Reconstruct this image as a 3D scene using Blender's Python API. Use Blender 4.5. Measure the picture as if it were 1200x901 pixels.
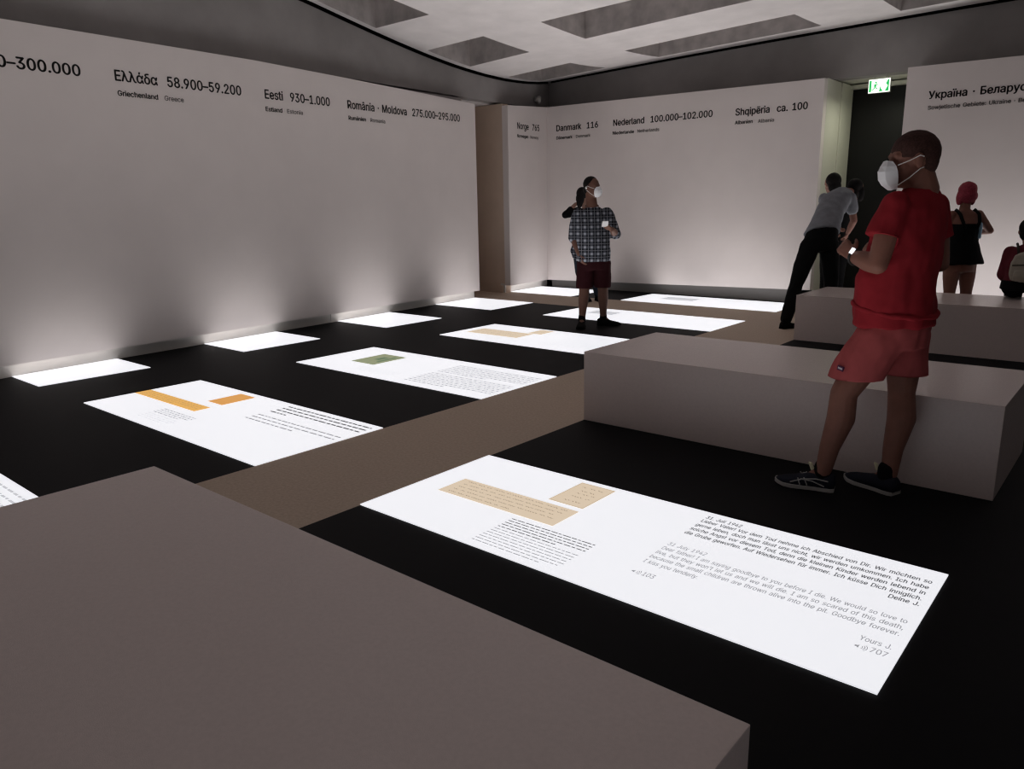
import bpy, bmesh, math, random
from mathutils import Vector, Matrix, noise

for o in list(bpy.data.objects):
    bpy.data.objects.remove(o)
S = bpy.context.scene
COL = S.collection
V = Vector

# ------------------------------------------------------------------ camera
cam_d = bpy.data.cameras.new('camera')
cam_d.sensor_fit = 'HORIZONTAL'
cam_d.sensor_width = 36.0
cam_d.lens = 36.0 * 893.57 / 1200.0
cam_d.clip_start = 0.02
cam = bpy.data.objects.new('camera', cam_d)
COL.objects.link(cam)
r_, u_, w_ = V((0.7636, 0.6454, -0.0170)), V((-0.1350, 0.1854, 0.9733)), V((-0.6313, 0.7410, -0.2286))
w_.normalize(); r_ = (r_ - w_ * r_.dot(w_)).normalized(); u_ = r_.cross(w_)
cam.matrix_world = Matrix(((r_.x, u_.x, -w_.x, 2.8522), (r_.y, u_.y, -w_.y, -2.1835),
                           (r_.z, u_.z, -w_.z, 1.4191), (0, 0, 0, 1)))
S.camera = cam

# ------------------------------------------------------------------ light and exposure
S.view_settings.view_transform = 'Standard'
S.view_settings.look = 'None'
S.view_settings.exposure = 0.0
S.view_settings.gamma = 1.0
S.view_settings.use_curve_mapping = False
S.cycles.use_denoising = True
S.cycles.denoising_prefilter = 'NONE'
S.cycles.filter_width = 1.3
S.cycles.max_bounces = 10
S.cycles.diffuse_bounces = 7
S.cycles.sample_clamp_indirect = 4.0
PANEL_POWER = 0.80                      # glow of the frosted glass of the lit floor panels, in every direction
LAMP_POWER = 14.5                       # uplight added over each panel's glass to brighten ceiling and room
LAMP_SPREAD = math.radians(128)
LAMP_COL = (1.0, 0.96, 0.94)
PANEL_COL = (0.97, 0.98, 1.03)
SIGN_POWER = 1.6
world = bpy.data.worlds.new('world'); S.world = world
world.use_nodes = True
world.node_tree.nodes['Background'].inputs[0].default_value = (0.0, 0.0, 0.0, 1)

# ------------------------------------------------------------------ helpers
def mat(name, col, rough=0.6, spec=0.5, var=0.0, scale=8.0, emit=None, power=0.0, bump=0.0, bscale=200.0, metal=0.0, detail=4.0):
    m = bpy.data.materials.new(name); m.use_nodes = True
    nt = m.node_tree; b = nt.nodes['Principled BSDF']
    b.inputs['Base Color'].default_value = (*col, 1)
    b.inputs['Roughness'].default_value = rough
    b.inputs['Specular IOR Level'].default_value = spec
    b.inputs['Metallic'].default_value = metal
    tc = nt.nodes.new('ShaderNodeTexCoord')
    if var > 0:
        n = nt.nodes.new('ShaderNodeTexNoise'); n.inputs['Scale'].default_value = scale
        n.inputs['Detail'].default_value = detail
        nt.links.new(tc.outputs['Object'], n.inputs['Vector'])
        cr = nt.nodes.new('ShaderNodeValToRGB')
        cr.color_ramp.elements[0].position = 0.3; cr.color_ramp.elements[1].position = 0.7
        cr.color_ramp.elements[0].color = (*[c * (1 - var) for c in col], 1)
        cr.color_ramp.elements[1].color = (*[min(1, c * (1 + var)) for c in col], 1)
        nt.links.new(n.outputs['Fac'], cr.inputs['Fac'])
        nt.links.new(cr.outputs['Color'], b.inputs['Base Color'])
    if bump > 0:
        n2 = nt.nodes.new('ShaderNodeTexNoise'); n2.inputs['Scale'].default_value = bscale
        nt.links.new(tc.outputs['Object'], n2.inputs['Vector'])
        bp = nt.nodes.new('ShaderNodeBump'); bp.inputs['Strength'].default_value = bump
        bp.inputs['Distance'].default_value = 0.002
        nt.links.new(n2.outputs['Fac'], bp.inputs['Height'])
        nt.links.new(bp.outputs['Normal'], b.inputs['Normal'])
    if emit:
        b.inputs['Emission Color'].default_value = (*emit, 1)
        b.inputs['Emission Strength'].default_value = power
    return m

M = {
    'liner': mat('warm_white_wall_paint', (0.70, 0.645, 0.63), 0.75, 0.25, 0.02, 3),
    'plinth': mat('grey_plinth_paint', (0.62, 0.60, 0.57), 0.6, 0.3, 0.03, 5),
    'plinth_shaded': mat('shaded_grey_plinth_paint', (0.26, 0.25, 0.24), 0.6, 0.3, 0.03, 5),  # same grey plinth, with the back wall's shade put into its colour
    'concrete': mat('dark_concrete', (0.295, 0.278, 0.275), 0.85, 0.2, 0.1, 2.5),
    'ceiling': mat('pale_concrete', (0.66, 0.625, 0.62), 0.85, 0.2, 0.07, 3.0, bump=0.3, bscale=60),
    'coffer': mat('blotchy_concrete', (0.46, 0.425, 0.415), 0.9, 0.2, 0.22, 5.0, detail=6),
    'black': mat('black_floor', (0.0045, 0.0045, 0.0055), 0.6, 0.08, 0.1, 20),
    'tan': mat('tan_floor', (0.48, 0.38, 0.30), 0.7, 0.25, 0.10, 60, bump=0.3, bscale=300),
    'passage': mat('brown_passage', (0.58, 0.46, 0.37), 0.8, 0.2, 0.05, 3),
    'bench': mat('taupe_bench', (0.66, 0.565, 0.54), 0.24, 0.5, 0.03, 90, bump=0.25, bscale=400),
    'door': mat('black_door_leaf', (0.008, 0.008, 0.008), 0.5, 0.25),
    'jamb': mat('pale_jamb', (0.62, 0.62, 0.54), 0.5, 0.5),
    'ink': mat('black_ink', (0.012, 0.012, 0.012), 0.6, 0.3),
    'ink_grey': mat('grey_ink', (0.16, 0.15, 0.15), 0.6, 0.3),
    'void': mat('black_void', (0.002, 0.002, 0.002), 1.0, 0.0),  # black that paints in the shade of the ceiling gap
    'panel': mat('lit_white_glass', (0.6, 0.6, 0.6), 0.35, 0.3, emit=PANEL_COL, power=PANEL_POWER),
    'panel_edge': mat('panel_rim', (0.05, 0.05, 0.05), 0.5, 0.4),
    'print_dark': mat('backlit_black_print', (0.02, 0.02, 0.02), 0.5, 0.3, emit=(0.06, 0.06, 0.065), power=1.0),
    'print_mid': mat('backlit_grey_print', (0.05, 0.05, 0.05), 0.5, 0.3, emit=(0.30, 0.30, 0.32), power=1.0),
    'print_pale': mat('backlit_pale_print', (0.05, 0.05, 0.05), 0.5, 0.3, emit=(0.55, 0.55, 0.58), power=1.0),
    'paper': mat('backlit_beige_paper', (0.1, 0.09, 0.07), 0.5, 0.3, emit=(0.66, 0.535, 0.40), power=1.0),
    'paper_dark': mat('backlit_darker_beige_paper', (0.1, 0.09, 0.07), 0.5, 0.3, emit=(0.56, 0.44, 0.31), power=1.0),
    'paper_orange': mat('backlit_orange_paper', (0.1, 0.07, 0.03), 0.5, 0.3, emit=(0.74, 0.40, 0.10), power=1.0),
    'paper_orange2': mat('backlit_deep_orange_paper', (0.1, 0.07, 0.03), 0.5, 0.3, emit=(0.66, 0.31, 0.08), power=1.0),
    'paper_green': mat('backlit_green_paper', (0.05, 0.06, 0.03), 0.5, 0.3, emit=(0.25, 0.27, 0.16), power=1.0),
    'stamp': mat('backlit_dark_green_stamp', (0.05, 0.06, 0.03), 0.5, 0.3, emit=(0.10, 0.16, 0.09), power=1.0),
    'hand_ink': mat('backlit_brown_handwriting', (0.05, 0.04, 0.03), 0.5, 0.3, emit=(0.25, 0.17, 0.10), power=1.0),
    'plastic': mat('pale_plastic', (0.55, 0.54, 0.52), 0.4, 0.5),
    'sign_white': mat('lit_sign_white', (0.5, 0.5, 0.5), 0.4, 0.3, emit=(0.93, 1.0, 0.86), power=SIGN_POWER),
    'sign_green': mat('lit_sign_green', (0.0, 0.2, 0.05), 0.4, 0.3, emit=(0.03, 0.50, 0.12), power=1.0),
    'sign_case': mat('sign_casing', (0.35, 0.36, 0.34), 0.4, 0.5),
}

def link(name, me, m, parent=None, smooth=False):
    o = bpy.data.objects.new(name, me); COL.objects.link(o)
    ms = m if isinstance(m, (list, tuple)) else [m]
    for k in ms:
        me.materials.append(k)
    if smooth:
        for p in me.polygons:
            p.use_smooth = True
    if parent is not None:
        o.parent = parent
        loc = V((0, 0, 0)); q = parent
        while q is not None:
            loc += q.location; q = q.parent
        o.location = -loc + o.location
        # vertices are given in world coordinates; the mesh origin sits at the world origin
    return o

def obj(name, bm, m, parent=None, smooth=False):
    me = bpy.data.meshes.new(name); bm.normal_update(); bm.to_mesh(me); bm.free()
    return link(name, me, m, parent, smooth)

def struct(name, bm, m, parent=None):
    o = obj(name, bm, m, parent)
    if parent is None:
        o['kind'] = 'structure'
    return o

def tag(o, label, cat, group=None):
    o['label'] = label; o['category'] = cat
    if group:
        o['group'] = group
    return o

def thing(name, loc, label, cat, group=None):
    o = bpy.data.objects.new(name, None); COL.objects.link(o)
    o.empty_display_size = 0.1
    o.location = loc
    return tag(o, label, cat, group)

def hexa(bm, p):
    """eight corners: bottom four then top four, both counter-clockwise from above"""
    v = [bm.verts.new(q) for q in p]
    for f in ((3, 2, 1, 0), (4, 5, 6, 7), (0, 1, 5, 4), (1, 2, 6, 5), (2, 3, 7, 6), (3, 0, 4, 7)):
        bm.faces.new([v[i] for i in f])
    return v

def box(bm, x0, x1, y0, y1, z0, z1):
    return hexa(bm, [(x0, y0, z0), (x1, y0, z0), (x1, y1, z0), (x0, y1, z0),
                     (x0, y0, z1), (x1, y0, z1), (x1, y1, z1), (x0, y1, z1)])

def quad(bm, pts, mi=0):
    f = bm.faces.new([bm.verts.new(p) for p in pts]); f.material_index = mi
    return f

def bevel(bm, w, seg=2):
    bmesh.ops.bevel(bm, geom=list(bm.edges), offset=w, segments=seg, affect='EDGES', profile=0.7)

def tube(bm, pts, r, n=8, close=True):
    pts = [V(p) for p in pts]; rings = []
    rs = r if isinstance(r, (list, tuple)) else [r] * len(pts)
    up = None
    for i, p in enumerate(pts):
        t = (pts[min(i + 1, len(pts) - 1)] - pts[max(i - 1, 0)]).normalized()
        if up is None:
            up = V((0, 0, 1)) if abs(t.z) < 0.9 else V((1, 0, 0))
        a = t.cross(up).normalized(); b = t.cross(a).normalized(); up = -b if up.dot(-b) > 0 else b
        rings.append([bm.verts.new(p + (a * math.cos(2 * math.pi * k / n) + b * math.sin(2 * math.pi * k / n)) * rs[i]) for k in range(n)])
    for A, B in zip(rings, rings[1:]):
        for k in range(n):
            bm.faces.new((A[k], A[(k + 1) % n], B[(k + 1) % n], B[k]))
    if close:
        bm.faces.new(rings[0][::-1]); bm.faces.new(rings[-1])
    bmesh.ops.recalc_face_normals(bm, faces=list(bm.faces))

# ------------------------------------------------------------------ the room
PX, PY, PL, PW = 3.32, 1.905, 2.38, 0.945     # grid of panels, benches and ceiling recesses
def left_face(y):                              # the left wall runs at a slight slant to the grid
    return -4.77 - 0.08 * y

# floor: black field with two tan walkways
bm = bmesh.new()
xs = [-8.0, -0.94, 0.0, 7.0]
ys = [-6.5, 6.67, 7.625, 11.0]
for i in range(3):
    for j in range(3):
        tan = (i == 1) or (j == 1 and i == 0)
        quad(bm, [(xs[i], ys[j], 0), (xs[i + 1], ys[j], 0), (xs[i + 1], ys[j + 1], 0), (xs[i], ys[j + 1], 0)], 1 if tan else 0)
bmesh.ops.remove_doubles(bm, verts=bm.verts, dist=1e-5)
r = bmesh.ops.extrude_face_region(bm, geom=list(bm.faces))
bmesh.ops.translate(bm, verts=[g for g in r['geom'] if isinstance(g, bmesh.types.BMVert)], vec=(0, 0, -0.2))
bmesh.ops.recalc_face_normals(bm, faces=list(bm.faces))
struct('floor', bm, [M['black'], M['tan']])

# left wall panelling (hangs above a recessed plinth), with an opening between the two lengths
def slant_slab(y0, y1, z0, z1a, z1b, off, th):
    b = bmesh.new()
    f0, f1 = left_face(y0) - off, left_face(y1) - off
    hexa(b, [(f0 - th, y0, z0), (f0, y0, z0), (f1, y1, z0), (f1 - th, y1, z0),
             (f0 - th, y0, z1a), (f0, y0, z1a), (f1, y1, z1b), (f1 - th, y1, z1b)])
    return b
bm = bmesh.new()
def left_liner(y0, y1, tops):
    b = bmesh.new()
    row = []
    for y, zt in tops:
        f = left_face(y)
        row.append([b.verts.new(p) for p in ((f, y, 0.125), (f, y, zt), (f - 0.12, y, zt), (f - 0.12, y, 0.125))])
    for A, B in zip(row, row[1:]):
        for k in range(4):
            b.faces.new((A[k], B[k], B[(k + 1) % 4], A[(k + 1) % 4]))
    b.faces.new(row[0]); b.faces.new(row[-1][::-1])
    bmesh.ops.recalc_face_normals(b, faces=list(b.faces))
    return b
wall_left = struct('wall_left', left_liner(-6.4, 6.645, [(-6.4, 3.0), (0.3, 3.001), (2.8, 3.001), (4.05, 2.973), (5.6, 2.931), (6.645, 2.898)]), M['liner'])
wall_left2 = struct('wall_left', left_liner(7.473, 8.6, [(7.473, 2.955), (8.6, 3.02)]), M['liner'])
struct('baseboard_left', slant_slab(-6.4, 3.70, 0, 0.125, 0.125, 0.12, 0.1), M['plinth'])
struct('baseboard_left', slant_slab(3.705, 6.645, 0, 0.125, 0.125, 0.12, 0.1), M['plinth'])
struct('baseboard_left', slant_slab(7.473, 8.75, 0, 0.150, 0.150, 0.12, 0.1), M['plinth'])

# back wall panelling
bm = bmesh.new()
hexa(bm, [(-5.47, 8.6, 0.125), (-0.86, 8.6, 0.2), (-0.86, 8.72, 0.2), (-5.47, 8.72, 0.125),
          (-5.47, 8.6, 3.02), (-0.86, 8.6, 2.972), (-0.86, 8.72, 2.972), (-5.47, 8.72, 3.02)])
wall_back = struct('wall_back', bm, M['liner'])
bm = bmesh.new(); hexa(bm, [(0.135, 8.6, 0.2), (6.6, 8.6, 0.2), (6.6, 8.72, 0.2), (0.135, 8.72, 0.2),
                            (0.135, 8.6, 2.982), (6.6, 8.6, 2.90), (6.6, 8.72, 2.90), (0.135, 8.72, 2.982)])
wall_back2 = struct('wall_back', bm, M['liner'])
bm = bmesh.new(); box(bm, -5.46, -0.88, 8.73, 8.86, 0, 0.22); struct('baseboard_back', bm, M['plinth_shaded'])
bm = bmesh.new(); box(bm, 0.155, 6.6, 8.73, 8.86, 0, 0.22); struct('baseboard_back', bm, M['plinth_shaded'])

# concrete walls set back above the panelling
SET = 0.23
bm = slant_slab(-6.4, 9.0, 3.02, 4.7, 4.7, SET, 0.25); struct('wall_left_upper', bm, M['concrete'])
bm = bmesh.new(); box(bm, -5.72, 6.6, 9.0, 9.25, 3.0, 4.7); struct('wall_back_upper', bm, M['concrete'])
bm = slant_slab(-6.4, 6.60, 0, 3.0, 3.0, 0.24, 0.2); struct('wall_left_lower', bm, M['concrete'])
bm = bmesh.new(); box(bm, -5.4, -1.1, 9.02, 9.22, 0, 2.98); struct('wall_back_lower', bm, M['concrete'])
bm = bmesh.new(); box(bm, 0.4, 6.6, 9.02, 9.22, 0, 2.98); struct('wall_back_lower', bm, M['concrete'])
bm = bmesh.new(); box(bm, 6.6, 6.8, -6.5, 9.2, 0, 4.7); struct('wall_right', bm, M['concrete'])
bm = bmesh.new(); box(bm, -4.6, 6.6, -6.6, -6.4, 0, 4.7); struct('wall_rear', bm, M['concrete'])

# passage behind the opening in the left wall
bm = bmesh.new(); box(bm, -7.6, -5.49, 7.475, 7.62, 0, 2.99); struct('wall_passage_north', bm, M['passage'])
bm = bmesh.new(); box(bm, -7.6, -5.56, 6.50, 6.63, 0, 2.99); struct('wall_passage_south', bm, M['passage'])
bm = bmesh.new(); box(bm, -7.8, -7.6, 6.5, 7.62, 0, 2.99); struct('wall_passage_end', bm, M['passage'])
bm = bmesh.new(); box(bm, -7.8, -5.76, 6.5, 7.62, 2.995, 3.1); struct('ceiling_passage', bm, M['ceiling'])
bm = bmesh.new(); box(bm, -7.58, -5.52, 7.455, 7.474, 0, 0.12); struct('baseboard_passage', bm, M['passage'])

# exit recess in the back wall
bm = bmesh.new(); box(bm, -1.06, -0.862, 8.73, 9.27, 0.0, 2.985); struct('wall_exit_left', bm, M['jamb'])
bm = bmesh.new(); box(bm, 0.137, 0.34, 8.73, 9.80, 0.0, 2.985); struct('wall_exit_right', bm, M['jamb'])
bm = bmesh.new(); box(bm, -1.06, 0.34, 9.26, 9.9, 3.0, 3.1); struct('ceiling_exit', bm, M['jamb'])
bm = bmesh.new()
box(bm, -1.0, -0.845, 9.275, 9.74, 0, 2.98)
box(bm, -0.845, 0.135, 9.62, 9.74, 2.93, 2.98)
o = struct('trim_1', bm, M['jamb'])
bm = bmesh.new(); box(bm, -1.0, 0.14, 9.76, 9.82, 0.005, 2.985); bevel(bm, 0.004)
door = struct('door_1', bm, M['door'])

# ceiling: undulating concrete with deep rectangular recesses on the panel grid
def zc(x, y):
    x = max(-6.2, min(2.0, x)) + 3.0
    def f(t):
        t -= 7.0
        return (3.52388 + 0.04186 * x - 0.027 * t - 0.00198 * x * x + 0.00586 * x * t
                + 0.02172 * t * t + 0.0034 * t ** 3 - 0.00621 * x * t * t)
    y0 = 3.9
    if y >= y0:
        return f(min(y, 9.1))
    s = (f(y0) - f(y0 + 0.05)) / 0.05
    return f(y0) + s * 1.6 * (1 - math.exp(-(y0 - y) / 1.6))

bm = bmesh.new()
cols = [(-6.64, -4.26)] + [(-3.32 + PX * k, -3.32 + PX * k + PL) for k in range(0, 3)]
rows = [(PY * j, PY * j + PW) for j in range(-4, 5)]
GAP = 0.045
def xl(y):                                     # left edge of the slab, a hair short of the wall
    return left_face(y) - SET + GAP
RIM = 0.10
xset = set(); yset = set()
for a, b in cols:
    for t in range(9):
        xset.add(round(a + (b - a) * t / 8, 4))
for a, b in rows:
    for t in range(5):
        yset.add(round(a + (b - a) * t / 4, 4))
for k in range(-3, 7):
    yset.add(round(PY * k - 0.48, 4))
xset.update([-3.79, -0.47, 2.85, 6.55]); yset.update([-6.4, 8.79, 9.0 - GAP])
xs = sorted(x for x in xset if -4.27 < x <= 6.56); ys = sorted(y for y in yset if -6.41 <= y <= 9.0 - GAP + 1e-6)
NL = 6
def xgrid(y):
    a = xl(y); rim = a + RIM
    return [a, rim] + [rim + (-4.26 - rim) * t / NL for t in range(1, NL)] + xs
G = [[bm.verts.new((x, y, zc(x, y))) for x in xgrid(y)] for y in ys]
ZTOP = 4.75
def inrow(y0, y1):
    m = (y0 + y1) / 2
    return any(a < m < b for a, b in rows)
def incol(i, y):
    g = xgrid(y); m = (g[i] + g[i + 1]) / 2
    if i == 0:
        return False
    if m < -4.26:
        return True
    return any(a < m < b for a, b in cols[1:])
hole = {}
for j in range(len(ys) - 1):
    for i in range(len(G[0]) - 1):
        hole[i, j] = inrow(ys[j], ys[j + 1]) and incol(i, ys[j])
top = {}
def tv(i, j):
    if (i, j) not in top:
        c = G[j][i].co; top[i, j] = bm.verts.new((c.x, c.y, c.z + 0.62))
    return top[i, j]
for (i, j), h in hole.items():
    a, b, c, d = G[j][i], G[j][i + 1], G[j + 1][i + 1], G[j + 1][i]
    if not h:
        bm.faces.new((d, c, b, a))
    else:
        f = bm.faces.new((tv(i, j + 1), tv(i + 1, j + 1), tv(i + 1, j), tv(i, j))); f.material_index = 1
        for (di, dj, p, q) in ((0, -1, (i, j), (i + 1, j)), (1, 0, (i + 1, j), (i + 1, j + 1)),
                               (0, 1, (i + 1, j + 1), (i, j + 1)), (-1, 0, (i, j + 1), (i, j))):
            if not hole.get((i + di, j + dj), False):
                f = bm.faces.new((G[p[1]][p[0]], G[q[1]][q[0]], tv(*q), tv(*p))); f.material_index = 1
# slab edge thickness facing left and back wall, blackened to paint the gap's shade
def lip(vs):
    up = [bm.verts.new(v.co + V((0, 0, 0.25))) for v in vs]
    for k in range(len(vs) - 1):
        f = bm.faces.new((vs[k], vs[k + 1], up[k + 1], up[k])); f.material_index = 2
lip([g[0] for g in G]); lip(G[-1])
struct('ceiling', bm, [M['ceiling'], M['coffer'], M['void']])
def gap_shadow_strip(pts, n):
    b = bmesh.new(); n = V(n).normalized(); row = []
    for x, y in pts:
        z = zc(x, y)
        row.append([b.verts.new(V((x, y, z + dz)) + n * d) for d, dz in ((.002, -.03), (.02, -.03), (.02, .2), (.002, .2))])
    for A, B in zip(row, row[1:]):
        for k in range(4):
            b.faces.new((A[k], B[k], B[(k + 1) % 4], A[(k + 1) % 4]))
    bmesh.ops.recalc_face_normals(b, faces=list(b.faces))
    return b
struct('gap_shadow_left', gap_shadow_strip([(left_face(y) - SET, y) for y in [-6.3 + .25 * k for k in range(62)]], (1, .08, 0)), M['void'])  # black strip painting the shadow line between ceiling and left wall
struct('gap_shadow_back', gap_shadow_strip([(-5.66 + .3 * k, 9.0) for k in range(41)], (0, -1, 0)), M['void'])  # same painted shadow line along the back wall
bm = bmesh.new(); box(bm, -5.9, 6.8, -6.6, 9.25, 4.9, 5.0); struct('ceiling_deck', bm, M['void'])

# ------------------------------------------------------------------ lettering
import json
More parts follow.
